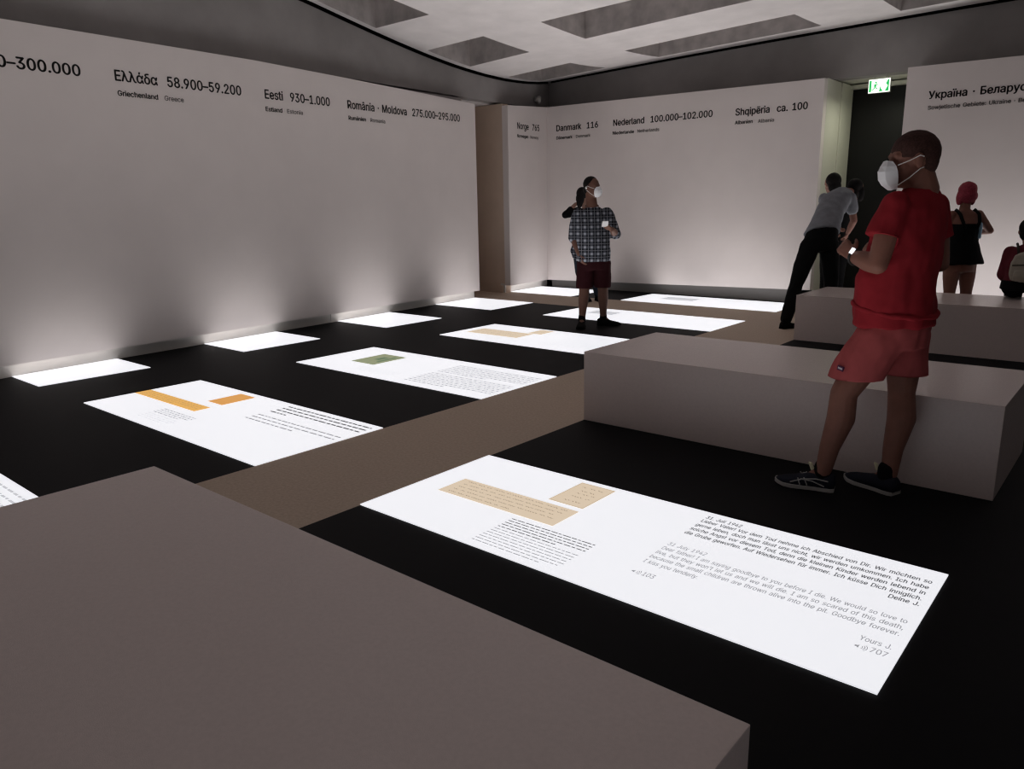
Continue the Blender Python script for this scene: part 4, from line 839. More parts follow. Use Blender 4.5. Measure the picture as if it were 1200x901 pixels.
UP = V((0, 0, 1))
def hand(B, wrist, d, palm_n, thumb_side, k=1.0, curl=.6):
    """palm with four fingers of unequal length and a thumb leaving the side of the palm; d points along the fingers"""
    w, d, n = V(wrist), V(d).normalized(), V(palm_n).normalized()
    n = (n - d * n.dot(d)).normalized(); t = V(thumb_side).normalized(); t = (t - d * t.dot(d) - n * t.dot(n)).normalized()
    for i, (off, ln) in enumerate(((.030, .070), (.010, .078), (-.010, .072), (-.029, .058))):
        kn = w + (d * .092 + t * off) * k
        B.cap(w + (d * .015 + t * off * .6) * k, kn, .013 * k, .0115 * k, 8)
        p = kn; a = .25
        for seg, fr in enumerate((.45, .32, .25)):
            a2 = a + curl * (.5 + .5 * seg)
            q = p + (d * math.cos(a2) + n * math.sin(a2)) * ln * fr * k
            B.cap(p, q, (.0098 - .0008 * seg) * k, (.0092 - .0010 * seg) * k, 8); p = q; a = a2
    b0 = w + (d * .025 + t * .030) * k; b1 = b0 + (d * .030 + t * .024 + n * .012) * k; b2 = b1 + (d * .030 + t * .006 + n * .016) * k
    B.cap(w + (d * .01 + t * .012) * k, b0, .014 * k, .013 * k, 8); B.cap(b0, b1, .012 * k, .0105 * k, 8); B.cap(b1, b2, .0105 * k, .0085 * k, 8)
def head(B, c, f, k=1.0, neck=None, nr=.056, tilt=0.0):
    """skull, jaw, brow, nose, lips and ears around centre c, facing f"""
    c = V(c); f = V(f); f.z = 0; f.normalize(); s = V((-f.y, f.x, 0)); u = UP.copy()
    if tilt:
        f, u = (f * math.cos(tilt) - UP * math.sin(tilt)), (UP * math.cos(tilt) + f * math.sin(tilt))
    P = lambda a, b, h: c + (f * a + s * b + u * h) * k
    B.ell(P(-.008, 0, .022), f, s, u, .098 * k, .077 * k, .092 * k)
    B.ell(P(.018, 0, -.045), f, s, u, .072 * k, .060 * k, .074 * k)
    B.ell(P(.050, 0, -.085), f, s, u, .034 * k, .036 * k, .028 * k)
    B.cap(P(.078, -.032, .018), P(.078, .032, .018), .013 * k, .013 * k, 8)
    B.cap(P(.088, 0, .006), P(.106, 0, -.030), .009 * k, .014 * k, 8)
    B.cap(P(.084, -.018, -.066), P(.084, .018, -.066), .010 * k, .010 * k, 8)
    for q in (-1, 1):
        B.ell(P(.010, q * .078, -.012), f, s, u, .018 * k, .010 * k, .030 * k, 10)
        B.ell(P(.054, q * .038, -.026), f, s, u, .018 * k, .018 * k, .018 * k, 10)
    if neck is not None:
        B.cap(P(-.022, 0, -.06), V(neck), nr * k, (nr + .010) * k)
    return P
def eyes(P, k, parent):
    for q in (-1, 1):
        B = Blob(); B.ell(P(.060, q * .029, -.001), V((1, 0, 0)), V((0, 1, 0)), UP, .0120 * k, .0120 * k, .0120 * k, 10)
        o = obj('eye', B.bm, K['eye'], parent, True)
        B = Blob(); B.ell(P(.0688, q * .029, -.001), V((1, 0, 0)), V((0, 1, 0)), UP, .006 * k, .006 * k, .006 * k, 10)
        obj('iris', B.bm, K['iris'], o, True)
def face_mask(P, parent):
    """folded respirator: upright ridge in front, edges on the cheeks, elastic loops over the ears"""
    prof = [(.106, .004), (.128, -.018), (.142, -.038), (.140, -.070), (.124, -.094), (.088, -.116)]
    side = [(.096, .032, -.002), (.088, .046, -.022), (.084, .052, -.042), (.082, .052, -.066), (.080, .045, -.090), (.078, .032, -.112)]
    bm = bmesh.new()
    for q in (-1, 1):
        rid = [bm.verts.new(P(a, 0, h)) for a, h in prof]
        mid = [bm.verts.new(P(a * .60 + x * .40 + .008, q * y * .68, h * .55 + z * .45)) for (a, h), (x, y, z) in zip(prof, side)]
        edg = [bm.verts.new(P(x, q * y, z)) for x, y, z in side]
        for k in range(len(prof) - 1):
            bm.faces.new((rid[k], rid[k + 1], mid[k + 1], mid[k])); bm.faces.new((mid[k], mid[k + 1], edg[k + 1], edg[k]))
    bmesh.ops.remove_doubles(bm, verts=bm.verts, dist=1e-4)
    bmesh.ops.recalc_face_normals(bm, faces=list(bm.faces))
    r = bmesh.ops.solidify(bm, geom=list(bm.faces), thickness=.003)
    m = obj('face_mask', bm, K['mask'], parent); m['label'] = 'white respirator mask'
    for q in (-1, 1):
        for z0, z1 in ((-.018, .012), (-.098, -.040)):
            bm = bmesh.new(); tube(bm, [P(.082, q * .048, z0), P(.046, q * .071, z0 * .55 + z1 * .45), P(.010, q * .086, z1), P(-.006, q * .083, z1 * .8 - .004)], .0022, 6)
            obj('ear_loop', bm, K['loop'], m)
def hair_cap(c, f, k, parts):
    """hair as ellipsoids in head space: (a, b, h, rf, rs, ru)"""
    c = V(c); f = V(f).normalized(); s = V((-f.y, f.x, 0)); B = Blob()
    for a, b, h, rf, rs, ru in parts:
        B.ell(c + (f * a + s * b + UP * h) * k, f, s, UP, rf * k, rs * k, ru * k)
    return B
def shoe(heel, d, L, W, parent, m, sole_m, stripes=False, z=0.0, name='shoe'):
    d = V((d[0], d[1], 0)).normalized(); s = V((-d.y, d.x, 0)); h = V((heel[0], heel[1], z))
    prof = [(0, .62, .075), (.06, .80, .088), (.16, .86, .092), (.30, .80, .092), (.42, .84, .078), (.55, .94, .064), (.70, 1.0, .054), (.84, .90, .046), (.94, .62, .038), (1.0, .25, .030)]
    bm = bmesh.new(); R = []
    for t, w, hh in prof:
        c = h + d * t * L; r = []
        for k in range(11):
            a = math.pi * k / 10
            r.append(bm.verts.new(c + s * (W / 2 * w * math.copysign(abs(math.cos(a)) ** .6, math.cos(a))) + UP * (.016 + (hh - .016) * math.sin(a) ** .7)))
        R.append(r)
    for A, B in zip(R, R[1:]):
        for k in range(10):
            bm.faces.new((A[k], A[k + 1], B[k + 1], B[k]))
        bm.faces.new((A[10], A[0], B[0], B[10]))
    bm.faces.new(R[0][::-1]); bm.faces.new(R[-1]); bmesh.ops.recalc_face_normals(bm, faces=list(bm.faces))
    o = obj(name, bm, m, parent, True)
    bm = bmesh.new(); lo, hi = [], []
    out = [(t, w) for t, w, _ in prof]
    pts = [(t, w / 2 + .04) for t, w in out] + [(t, -w / 2 - .04) for t, w in reversed(out)]
    for t, w in pts:
        tt = min(1.0, max(-.01, t)); zz = .002 + max(0, t - .8) * .06
        c = h + d * tt * L + s * W * w
        lo.append(bm.verts.new(c + UP * zz)); hi.append(bm.verts.new(c + UP * (zz + .018)))
    n = len(lo); bm.faces.new(lo[::-1]); bm.faces.new(hi)
    for k in range(n):
        bm.faces.new((lo[k], lo[(k + 1) % n], hi[(k + 1) % n], hi[k]))
    bmesh.ops.recalc_face_normals(bm, faces=list(bm.faces))
    so = obj('sole', bm, sole_m[0], o)
    if stripes:
        for q in (-1, 1):
            X = lambda t, y, zz: h + d * t * L + s * (q * W / 2 * y) + UP * zz
            for pts in ([(.10, .89, .058), (.30, .88, .064), (.52, .97, .056), (.72, 1.04, .034)],
                        [(.16, .90, .030), (.36, .90, .050), (.55, .98, .056)], [(.44, .92, .026), (.50, .91, .064)], [(.56, .99, .026), (.60, .96, .060)]):
                bm = bmesh.new(); tube(bm, [X(*p) for p in pts], .0030, 5); obj('side_stripe', bm, K['sole'], o)
    return o
def person(loc, label, group=None):
    return thing('person', loc, label, 'person', group)

# ---- man in red, seen from behind in the right foreground
rm = person((1.85, 1.68, 0), 'man in red T-shirt, faded red shorts and white mask, standing before the middle bench')
s_ = V((.274, .961, 0)); f_ = V((-.961, .274, 0)); hd = V((-.80, -.60, 0))
B = Blob()
hcr = V((1.923, 1.739, 1.592))
P = head(B, hcr, hd, 1.09, (1.958, 1.785, 1.45), .060, .08)
B.loft([((1.913, 1.743, .76), .165, .125), ((1.912, 1.74, .88), .17, .135), ((1.906, 1.735, 1.05), .165, .135), ((1.945, 1.768, 1.28), .165, .105), ((1.955, 1.77, 1.39), .15, .080), ((1.962, 1.787, 1.46), .065, .058)], s_)
Ls, Rs = V((1.900, 1.597, 1.395)), V((1.994, 1.927, 1.388))
Le, Lw = V((1.870, 1.522, 1.132)), V((1.735, 1.617, 1.158))
Re, Rw = V((2.022, 2.000, 1.112)), V((1.806, 1.925, 1.172))
B.limb([Ls, Ls.lerp(Le, .5), Le, Le.lerp(Lw, .35), Lw], [.056, .052, .044, .047, .030])
B.limb([Rs, Rs.lerp(Re, .5), Re, Re.lerp(Rw, .35), Rw], [.056, .052, .044, .047, .030])
hand(B, Lw, (-.62, .42, .42), (.2, .9, -.3), (.3, .2, 1), .95, .55)
hand(B, Rw, (-.68, -.52, .32), (-.1, -.8, -.5), (.3, -.3, 1), .95, .7)
Lh, Rh = V((1.885, 1.655, .80)), V((1.940, 1.835, .80))
Lk, Rk = V((1.757, 1.572, .510)), V((1.955, 1.818, .490))
La, Ra = V((1.690, 1.572, .095)), V((1.955, 1.735, .095))
fa = V((-.5, .1, 0)) * .02
for h_, k_, a_ in ((Lh, Lk, La), (Rh, Rk, Ra)):
    cf = k_.lerp(a_, .30) - f_ * .018
    B.limb([h_, h_.lerp(k_, .55), k_, cf, k_.lerp(a_, .68), a_], [.092, .080, .062, .066, .048, .038])
    B.cap(a_, a_ + f_ * .06 - UP * .045, .036, .030)
body = B.build('body', K['skin_tan'], rm, .0055, 5)
eyes(P, 1.09, rm)
face_mask(P, rm)
hc = hair_cap(hcr, hd, 1.09, [(-.007, 0, .026, .0995, .0785, .0915)])
hc.ell(hcr + V((.80, .60, 0)) * .046 - UP * .004, hd, V((.60, -.80, 0)), UP, .062, .077, .084)
hc.build('cropped_hair', K['stubble'], rm, .007, 3)
B = Blob()                                       # loose T-shirt
B.loft([((1.908, 1.738, .835), .212, .172), ((1.906, 1.736, .92), .208, .172), ((1.900, 1.733, 1.06), .196, .162), ((1.930, 1.755, 1.20), .192, .140), ((1.950, 1.772, 1.31), .188, .118), ((1.955, 1.775, 1.375), .172, .098), ((1.957, 1.782, 1.425), .122, .082), ((1.958, 1.785, 1.468), .078, .074)], s_, dome=.10)
for a, b, o_ in ((Ls, Le, -1), (Rs, Re, 1)):
    B.limb([a - UP * .005, a.lerp(b, .30) + f_ * .006, a.lerp(b, .58) + f_ * .014], [.064, .070, .076])
shirt = B.build('tshirt', K['red'], rm, .009, 5, .011, (10, 10, 7), 3)
for a, b in ((Ls, Le), (Rs, Re)):                # straight sleeve openings
    d = (b - a).normalized(); c = a.lerp(b, .54)
    for v in shirt.data.vertices:
        q = v.co - c; h = q.dot(d); w = v.co - V((1.93, 1.755, v.co.z))
        if h > 0 and (q - d * h).length < .12 and h < .16 and (w.dot(s_) / .192) ** 2 + (w.dot(f_) / .145) ** 2 > 1.28:
            v.co -= d * h
B = Blob()                                       # roll of cloth where the shirt bunches over the hips
pts = [V((1.908, 1.738, .915 + .028 * math.sin(t))) + s_ * .207 * math.cos(t) + f_ * .172 * math.sin(t) for t in [2 * math.pi * k / 18 for k in range(19)]]
for a, b in zip(pts, pts[1:]):
    B.cap(a, b, .015, .015, 8)
B.build('shirt_fold', K['red'], rm, .008, 4, .006, (14, 14, 14), 1)
B = Blob()                                       # shorts
B.loft([((1.908, 1.738, .74), .182, .142), ((1.910, 1.74, .82), .192, .152), ((1.910, 1.74, .90), .19, .15)], s_, dome=.15)
B.limb([Lh + V((-.005, -.005, -.02)), Lh.lerp(Lk, .5), Lh.lerp(Lk, .76)], [.118, .120, .118])
B.limb([Rh + V((.0, .0, -.02)), Rh.lerp(Rk, .5), Rh.lerp(Rk, .88)], [.112, .108, .108])
sh = B.build('shorts', K['red_short'], rm, .009, 5, .009, (11, 11, 6), 8)
for v in sh.data.vertices:                        # level leg openings
    if v.co.z < .590:
        v.co.z = .590
from mathutils.bvhtree import BVHTree
tr_ = BVHTree.FromPolygons([v.co for v in sh.data.vertices], [p.vertices for p in sh.data.polygons])
po, pd = V((1.852, 1.172, .713)), V((-.280, .939, -.198))
c, pn_, _, _ = tr_.ray_cast(po, pd)
pn_ = (pn_ - UP * pn_.z * .6).normalized(); pu = (UP - pn_ * pn_.z).normalized(); lat = pu.cross(pn_).normalized()
bm = bmesh.new()
bv = lambda x, y, o_: c + lat * x + pu * (y - x * .10) + pn_ * o_
hexa(bm, [bv(-.019, -.011, -.012), bv(.019, -.011, -.012), bv(.019, -.011, .004), bv(-.019, -.011, .004), bv(-.019, .011, -.012), bv(.019, .011, -.012), bv(.019, .011, .004), bv(-.019, .011, .004)])
bmesh.ops.recalc_face_normals(bm, faces=list(bm.faces))
o = obj('logo_patch', bm, K['patch'], rm); o['label'] = 'small purple patch with white lettering'
bm = bmesh.new()
for k in range(6):
    x = -.0135 + .0050 * k
    quad(bm, [bv(x, -.004, .0045), bv(x + .0038, -.004, .0045), bv(x + .0038, .004 - .002 * (k % 2), .0045), bv(x, .004, .0045)])
obj('patch_lettering', bm, K['thread'], o)
for heel, d in (((1.745, 1.592), (-.28, -.062)), ((2.000, 1.712), (-.20, .072))):
    so = shoe(heel, d, .285, .105, rm, K['navy'], (K['sole'],), heel[0] < 1.9)
    dv = V((d[0], d[1], 0)).normalized()
    B = Blob(); c = V((heel[0], heel[1], .085)) + dv * .06
    B.cap(c, c + UP * .035, .044, .042); B.build('sock', K['black'], rm, .008, 2)
    bm = bmesh.new(); c = V((heel[0], heel[1], .098)) + dv * .108
    tube(bm, [c, c + dv * .012 + UP * .028, c + dv * .022 + UP * .034], [.010, .009, .004], 6); o = obj('tongue_tab', bm, K['tab'], so); o['label'] = 'pale yellow tongue tab'
wd = (Lw - Le).normalized(); wa = V((.648, -.762, 0)); wa = (wa - wd * wa.dot(wd)).normalized(); wb = wd.cross(wa)
wc = Lw - wd * .012
bm = bmesh.new()
tube(bm, [wc + (wa * math.cos(t) + wb * math.sin(t)) * .034 for t in [2 * math.pi * k / 20 for k in range(21)]], .007, 6)
o = obj('wristwatch', bm, K['strap'], rm)
bm = bmesh.new(); c = wc + (wa * .9 + wb * .35).normalized() * .038
hexa(bm, [c + wd * x + wb * y + wa * z for z in (-.006, .005) for x, y in ((-.009, -.015), (.009, -.015), (.009, .015), (-.009, .015))]); bevel(bm, .003)
o = obj('watch_screen', bm, K['watch'], o); o['label'] = 'bright white watch screen'

# ---- man in the checked shirt
pm = person((-2.25, 5.3, 0), 'man in checked shirt, dark maroon shorts and white mask, holding a phone')
s_ = V((.8, .6, 0)); f_ = V((.6, -.8, 0)); hd = V((.985, -.17, 0))
B = Blob(); hcn = V((-2.262, 5.292, 1.606))
P = head(B, hcn, hd, 1.0, (-2.27, 5.30, 1.40), .058)
B.loft([((-2.23, 5.31, .70), .165, .125), ((-2.24, 5.295, .85), .17, .14), ((-2.243, 5.28, .98), .165, .14), ((-2.26, 5.29, 1.20), .165, .105), ((-2.262, 5.295, 1.32), .15, .08), ((-2.266, 5.302, 1.40), .065, .06)], s_)
Rs, Ls = V((-2.395, 5.197, 1.315)), V((-2.128, 5.397, 1.318))
Re, Rw = V((-2.432, 5.170, 1.04)), V((-2.318, 5.128, .855))
Le, Lw = V((-2.035, 5.445, 1.075)), V((-1.965, 5.262, 1.135))
B.limb([Rs, Rs.lerp(Re, .5), Re, Re.lerp(Rw, .35), Rw], [.055, .050, .043, .045, .030])
B.limb([Ls, Ls.lerp(Le, .5), Le, Le.lerp(Lw, .35), Lw], [.055, .050, .043, .045, .030])
hand(B, Rw, (.35, .0, -.8), (.6, .7, .0), (.6, -.7, 0), .95, .3)
hand(B, Lw, (-.35, -.75, .42), (-.3, .3, .8), (-.9, .3, .3), .95, .75)
Rh, Lh = V((-2.305, 5.245, .74)), V((-2.165, 5.365, .74)); Rk, Lk = V((-2.300, 5.200, .425)), V((-2.160, 5.385, .425)); Ra, La = V((-2.311, 5.172, .09)), V((-2.185, 5.435, .09))
for h_, k_, a_ in ((Lh, Lk, La), (Rh, Rk, Ra)):
    cf = k_.lerp(a_, .30) - f_ * .016
    B.limb([h_, h_.lerp(k_, .55), k_, cf, k_.lerp(a_, .68), a_], [.090, .078, .060, .061, .045, .037])
B.cap(Ra, Ra + V((.03, -.05, -.045)), .034, .03); B.cap(La, La + V((.05, .03, -.045)), .034, .03)
B.build('body', K['skin_dark'], pm, .007, 5)
eyes(P, 1.0, pm); face_mask(P, pm)
B = hair_cap(hcn, hd, 1.0, [(-.022, 0, .035, .096, .082, .090), (-.055, 0, -.02, .055, .072, .07)])
B.build('short_hair', K['hair'], pm, .008, 3)
bm = bmesh.new(); tube(bm, [P(-.002, -.092, -.020), P(.002, -.097, -.008), P(-.004, -.094, .002)], [.008, .011, .009], 8)
o = obj('earphone', bm, K['loop'], pm); o['label'] = 'white earphone'
B = Blob()
B.loft([((-2.240, 5.292, .775), .205, .168), ((-2.240, 5.290, .86), .205, .170), ((-2.243, 5.285, .98), .200, .165), ((-2.26, 5.29, 1.18), .197, .138), ((-2.262, 5.295, 1.295), .178, .104), ((-2.264, 5.298, 1.345), .130, .085), ((-2.266, 5.30, 1.385), .078, .070)], s_, dome=.1)
B.limb([Rs - UP * .004, Rs.lerp(Re, .5), Rs.lerp(Re, .98)], [.066, .072, .068]); B.limb([Ls - UP * .004, Ls.lerp(Le, .5), Le, Le.lerp(Lw, .18)], [.070, .070, .064, .058])
shr = B.build('checked_shirt', K['plaid'], pm, .010, 5, .010, (10, 10, 6), 5)
B = Blob()
for q in (-1, 1):
    B.cap(V((-2.266, 5.30, 1.385)) + s_ * q * .062, V((-2.262, 5.295, 1.30)) + s_ * q * .045 + f_ * .095, .016, .012, 8)
B.cap(V((-2.266, 5.30, 1.395)) - s_ * .062 - f_ * .03, V((-2.266, 5.30, 1.395)) + s_ * .062 - f_ * .03, .02, .02)
B.build('shirt_collar', K['plaid'], shr, .008, 3)
B = Blob()
B.loft([((-2.235, 5.305, .68), .180, .142), ((-2.238, 5.30, .76), .190, .15), ((-2.24, 5.295, .84), .188, .15)], s_, dome=.12)
B.limb([Lh, Lh.lerp(Lk, .5), Lh.lerp(Lk, .80)], [.108, .104, .102]); B.limb([Rh, Rh.lerp(Rk, .5), Rh.lerp(Rk, .80)], [.108, .104, .102])
sh = B.build('shorts', K['maroon'], pm, .010, 5, .007, (11, 11, 6), 2)
for v in sh.data.vertices:
    if v.co.z < .462:
        v.co.z = .462
shoe((-2.345, 5.225), (.14, -.24), .28, .105, pm, K['black'], (K['black'],)); shoe((-2.245, 5.40), (.21, .10), .285, .105, pm, K['black'], (K['black'],))
for c in (Ra, La):
    B = Blob(); B.cap(c - UP * .01, c + UP * .035, .045, .043); B.build('sock', K['black'], pm, .009, 2)
ph = thing('smartphone', (-1.985, 5.185, 1.195), 'pale smartphone held up in the hand of the man in the checked shirt', 'phone')
c = V((-1.975, 5.135, 1.200)); px_, py_ = V((.80, .60, .0)).normalized(), V((.50, -.66, .42)).normalized(); pn = px_.cross(py_).normalized(); py_ = pn.cross(px_)
bm = bmesh.new(); hexa(bm, [c + px_ * x + py_ * y + pn * z for z in (-.004, .004) for x, y in ((-.034, -.068), (.034, -.068), (.034, .068), (-.034, .068))]); bevel(bm, .003); obj('phone_body', bm, K['phone'], ph)
bm = bmesh.new(); quad(bm, [c + px_ * x + py_ * y - pn * .0045 for x, y in ((-.031, -.063), (.031, -.063), (.031, .063), (-.031, .063))]); obj('screen', bm, K['screen'], ph)

# ---- companion mostly hidden behind him
cm = person((-3.66, 7.3, 0), 'dark-haired person in black top and jeans, elbow raised, half hidden behind the checked shirt')
s_ = V((.762, .648, 0)); f_ = V((.648, -.762, 0)); hd = V((-.1, .99, 0)); B = Blob(); hcn = V((-3.742, 7.222, 1.545))
P = head(B, hcn, hd, .95, (-3.70, 7.26, 1.36), .050)
B.loft([((-3.72, 7.24, .72), .165, .12), ((-3.72, 7.24, .88), .165, .12), ((-3.70, 7.255, 1.02), .130, .10), ((-3.68, 7.28, 1.22), .145, .10), ((-3.69, 7.27, 1.32), .135, .075), ((-3.695, 7.265, 1.37), .06, .055)], s_)
Ls, Le, Lw = V((-3.80, 7.18, 1.325)), V((-3.935, 7.055, 1.270)), V((-3.82, 7.15, 1.42))
Rs, Re, Rw = V((-3.57, 7.36, 1.325)), V((-3.54, 7.39, 1.05)), V((-3.50, 7.25, .92))
B.limb([Ls, Le, Lw], [.046, .039, .027]); B.limb([Rs, Re, Rw], [.046, .039, .027])
hand(B, Lw, (.5, .45, .7), (.6, .4, -.3), (.6, -.7, .2), .85, .5); hand(B, Rw, (.2, -.4, -.8), (-.7, -.2, 0), (.2, -.8, .2), .85, .4)
hips = [(V((-3.79, 7.18, .82)), V((-3.778, 7.198, .45)), V((-3.705, 7.27, .09))), (V((-3.66, 7.29, .82)), V((-3.62, 7.33, .45)), V((-3.565, 7.375, .09)))]
for a, b, c in hips:
    B.limb([a, b, b.lerp(c, .3), c], [.082, .056, .054, .035])
B.build('body', K['skin_pale'], cm, .009, 4)
eyes(P, .95, cm)
B = hair_cap(hcn, hd, .95, [(-.025, 0, .03, .10, .088, .095), (-.085, 0, -.05, .055, .07, .10), (-.10, 0, -.12, .04, .05, .07)]); B.build('dark_hair', K['hair'], cm, .009, 3)
B = Blob(); B.loft([((-3.72, 7.24, .84), .18, .135), ((-3.70, 7.255, 1.02), .15, .118), ((-3.68, 7.28, 1.22), .165, .118), ((-3.69, 7.27, 1.32), .15, .09), ((-3.695, 7.265, 1.36), .07, .065)], s_, dome=.1)
B.limb([Ls, Le, Le.lerp(Lw, .5)], [.060, .054, .046]); B.limb([Rs, Re, Re.lerp(Rw, .5)], [.060, .054, .046]); B.build('black_top', K['black'], cm, .010, 4, .006, (10, 10, 6), 4)
B = Blob(); B.loft([((-3.72, 7.24, .74), .172, .13), ((-3.72, 7.24, .88), .172, .13)], s_, dome=.1)
for a, b, c in hips:
    B.limb([a, b, b.lerp(c, .95)], [.095, .070, .058])
B.build('jeans', K['jeans'], cm, .010, 4, .005, (10, 10, 6), 6)
B = Blob(); B.loft([((-3.74, 7.225, .64), .150, .13), ((-3.745, 7.22, .74), .180, .145), ((-3.72, 7.24, .88), .172, .14)], s_, dome=.1)
o = B.build('tied_shirt', K['plaid'], cm, .011, 4, .012, (12, 12, 7), 9); o['label'] = 'patterned shirt tied round the waist'
for (a, b, c), d in zip(hips, ((.3, -.25), (.3, -.2))):
    dv = V((d[0], d[1], 0)).normalized(); q = c - dv * .06; shoe((q.x, q.y), d, .25, .09, cm, K['black'], (K['black'],))

# ---- person in grey bending forward at the doorway
lm = person((-.2, 6.8, 0), 'person in grey T-shirt and black trousers bending forward before the dark door')
s_ = V((.80, .60, 0)); B = Blob(); hd = V((.35, .94, 0)); hcn = V((-.120, 7.80, 1.545))
P = head(B, hcn, hd, .97, (-.185, 7.60, 1.50), .050, .5)
tr = [((-.215, 6.93, .93), .175, .135), ((-.215, 6.99, 1.08), .150, .115), ((-.212, 7.17, 1.25), .155, .110), ((-.210, 7.38, 1.42), .165, .105), ((-.205, 7.50, 1.485), .130, .080), ((-.195, 7.57, 1.51), .06, .055)]
B.loft(tr, s_)
Ls, Rs = V((-.345, 7.37, 1.435)), V((-.085, 7.50, 1.440)); Re, Rw = V((-.055, 7.60, 1.17)), V((-.150, 7.72, 1.02)); Le, Lw = V((-.36, 7.62, 1.26)), V((-.30, 7.82, 1.12))
B.limb([Rs, Re, Re.lerp(Rw, .4), Rw], [.048, .040, .039, .027]); B.limb([Ls, Le, Le.lerp(Lw, .4), Lw], [.048, .040, .039, .027])
hand(B, Rw, (-.3, .4, -.7), (-.6, .2, 0), (-.3, -.8, 0), .9, .6); hand(B, Lw, (.1, .6, -.6), (.6, .2, 0), (.3, -.6, .2), .9, .6)
Lh, Lk, La = V((-.300, 6.87, .90)), V((-.325, 6.60, .50)), V((-.340, 6.385, .10)); Rh, Rk, Ra = V((-.125, 7.00, .90)), V((-.050, 6.945, .48)), V((-.035, 6.83, .10))
for a, b, c in ((Lh, Lk, La), (Rh, Rk, Ra)):
    B.limb([a, b, b.lerp(c, .3), c], [.090, .060, .057, .037])
B.build('body', K['skin_tan'], lm, .008, 5)
eyes(P, .97, lm)
B = hair_cap(hcn, hd, .97, [(-.02, 0, .03, .105, .088, .098), (-.06, 0, -.05, .06, .08, .09), (.02, .06, -.06, .05, .04, .10), (.02, -.06, -.06, .05, .04, .10)]); B.build('dark_hair', K['hair'], lm, .009, 3)
B = Blob(); B.loft([((-.213, 6.985, 1.045), .205, .160), ((-.212, 7.06, 1.14), .182, .140), ((-.212, 7.17, 1.25), .176, .130), ((-.210, 7.38, 1.42), .185, .125), ((-.205, 7.50, 1.485), .145, .095), ((-.197, 7.55, 1.502), .075, .065)], s_, dome=.08)
B.limb([Rs, Rs.lerp(Re, .5)], [.068, .072]); B.limb([Ls, Ls.lerp(Le, .5)], [.068, .072]); B.build('tshirt', K['grey'], lm, .010, 5, .008, (9, 9, 9), 7)
B = Blob(); B.loft([((-.213, 6.93, .84), .185, .150), ((-.214, 6.95, .96), .190, .150), ((-.214, 6.99, 1.07), .176, .136), ((-.213, 7.01, 1.09), .155, .110)], s_, dome=.1)
for a, b, c in ((Lh, Lk, La), (Rh, Rk, Ra)):
    B.limb([a, a.lerp(b, .5), b, b.lerp(c, .5), b.lerp(c, .98)], [.112, .100, .080, .075, .066])
B.build('trousers', K['black'], lm, .010, 5, .007, (9, 9, 6), 1)
for c, d in ((La, (.1, .25)), (Ra, (.1, .25))):
    dv = V((d[0], d[1], 0)).normalized(); q = c - dv * .07; shoe((q.x, q.y), d, .26, .095, lm, K['black'], (K['black'],))

# ---- person hidden behind the one in grey
om = person((-.45, 8.15, 0), 'dark-haired person in black standing farther off behind the bending one in grey')
s_ = V((.762, .648, 0)); hd = V((-.85, .52, 0)); hcn = V((-.505, 8.085, 1.615)); B = Blob()
P = head(B, hcn, hd, 1.0, (-.45, 8.14, 1.42), .052, .25)
B.loft([((-.43, 8.16, .74), .16, .12), ((-.43, 8.16, .90), .16, .12), ((-.43, 8.16, 1.05), .14, .11), ((-.435, 8.155, 1.25), .155, .105), ((-.44, 8.15, 1.37), .14, .08), ((-.445, 8.145, 1.43), .06, .055)], s_)
arms = ((V((-.565, 8.05, 1.37)), V((-.600, 8.00, 1.09)), V((-.52, 7.90, 1.20))), (V((-.32, 8.25, 1.37)), V((-.30, 8.27, 1.09)), V((-.36, 8.10, .98))))
for a, b, c in arms:
    B.limb([a, b, c], [.048, .041, .028]); hand(B, c, (c - b), (.5, .5, 0), (0, -.5, .8), .92, .6)
hips = ((V((-.505, 8.10, .84)), V((-.50, 8.10, .46)), V((-.49, 8.11, .09))), (V((-.365, 8.22, .84)), V((-.37, 8.21, .46)), V((-.375, 8.21, .09))))
for a, b, c in hips:
    B.limb([a, b, b.lerp(c, .3), c], [.085, .058, .056, .036])
B.build('body', K['skin_pale'], om, .009, 4); eyes(P, 1.0, om)
B = hair_cap(hcn, hd, 1.0, [(-.03, 0, .04, .10, .092, .10), (-.06, 0, -.03, .07, .085, .09)]); B.build('dark_hair', K['hair'], om, .009, 3)
B = Blob(); B.loft([((-.43, 8.16, .88), .178, .14), ((-.43, 8.16, 1.05), .160, .13), ((-.435, 8.155, 1.25), .172, .125), ((-.44, 8.15, 1.37), .155, .095), ((-.445, 8.145, 1.42), .07, .065)], s_, dome=.1)
for a, b, c in arms:
    B.limb([a, b], [.064, .060])
B.build('black_top', K['black'], om, .010, 4, .006, (9, 9, 6), 2)
B = Blob(); B.loft([((-.43, 8.16, .76), .17, .13), ((-.43, 8.16, .92), .17, .13)], s_, dome=.1)
for a, b, c in hips:
    B.limb([a, b, b.lerp(c, .97)], [.098, .074, .062])
B.build('trousers', K['black'], om, .010, 4, .005, (9, 9, 6), 3)
for a, b, c in hips:
    q = c + V((.04, .05, 0)); shoe((q.x, q.y), (-.15, -.2), .27, .1, om, K['black'], (K['black'],))

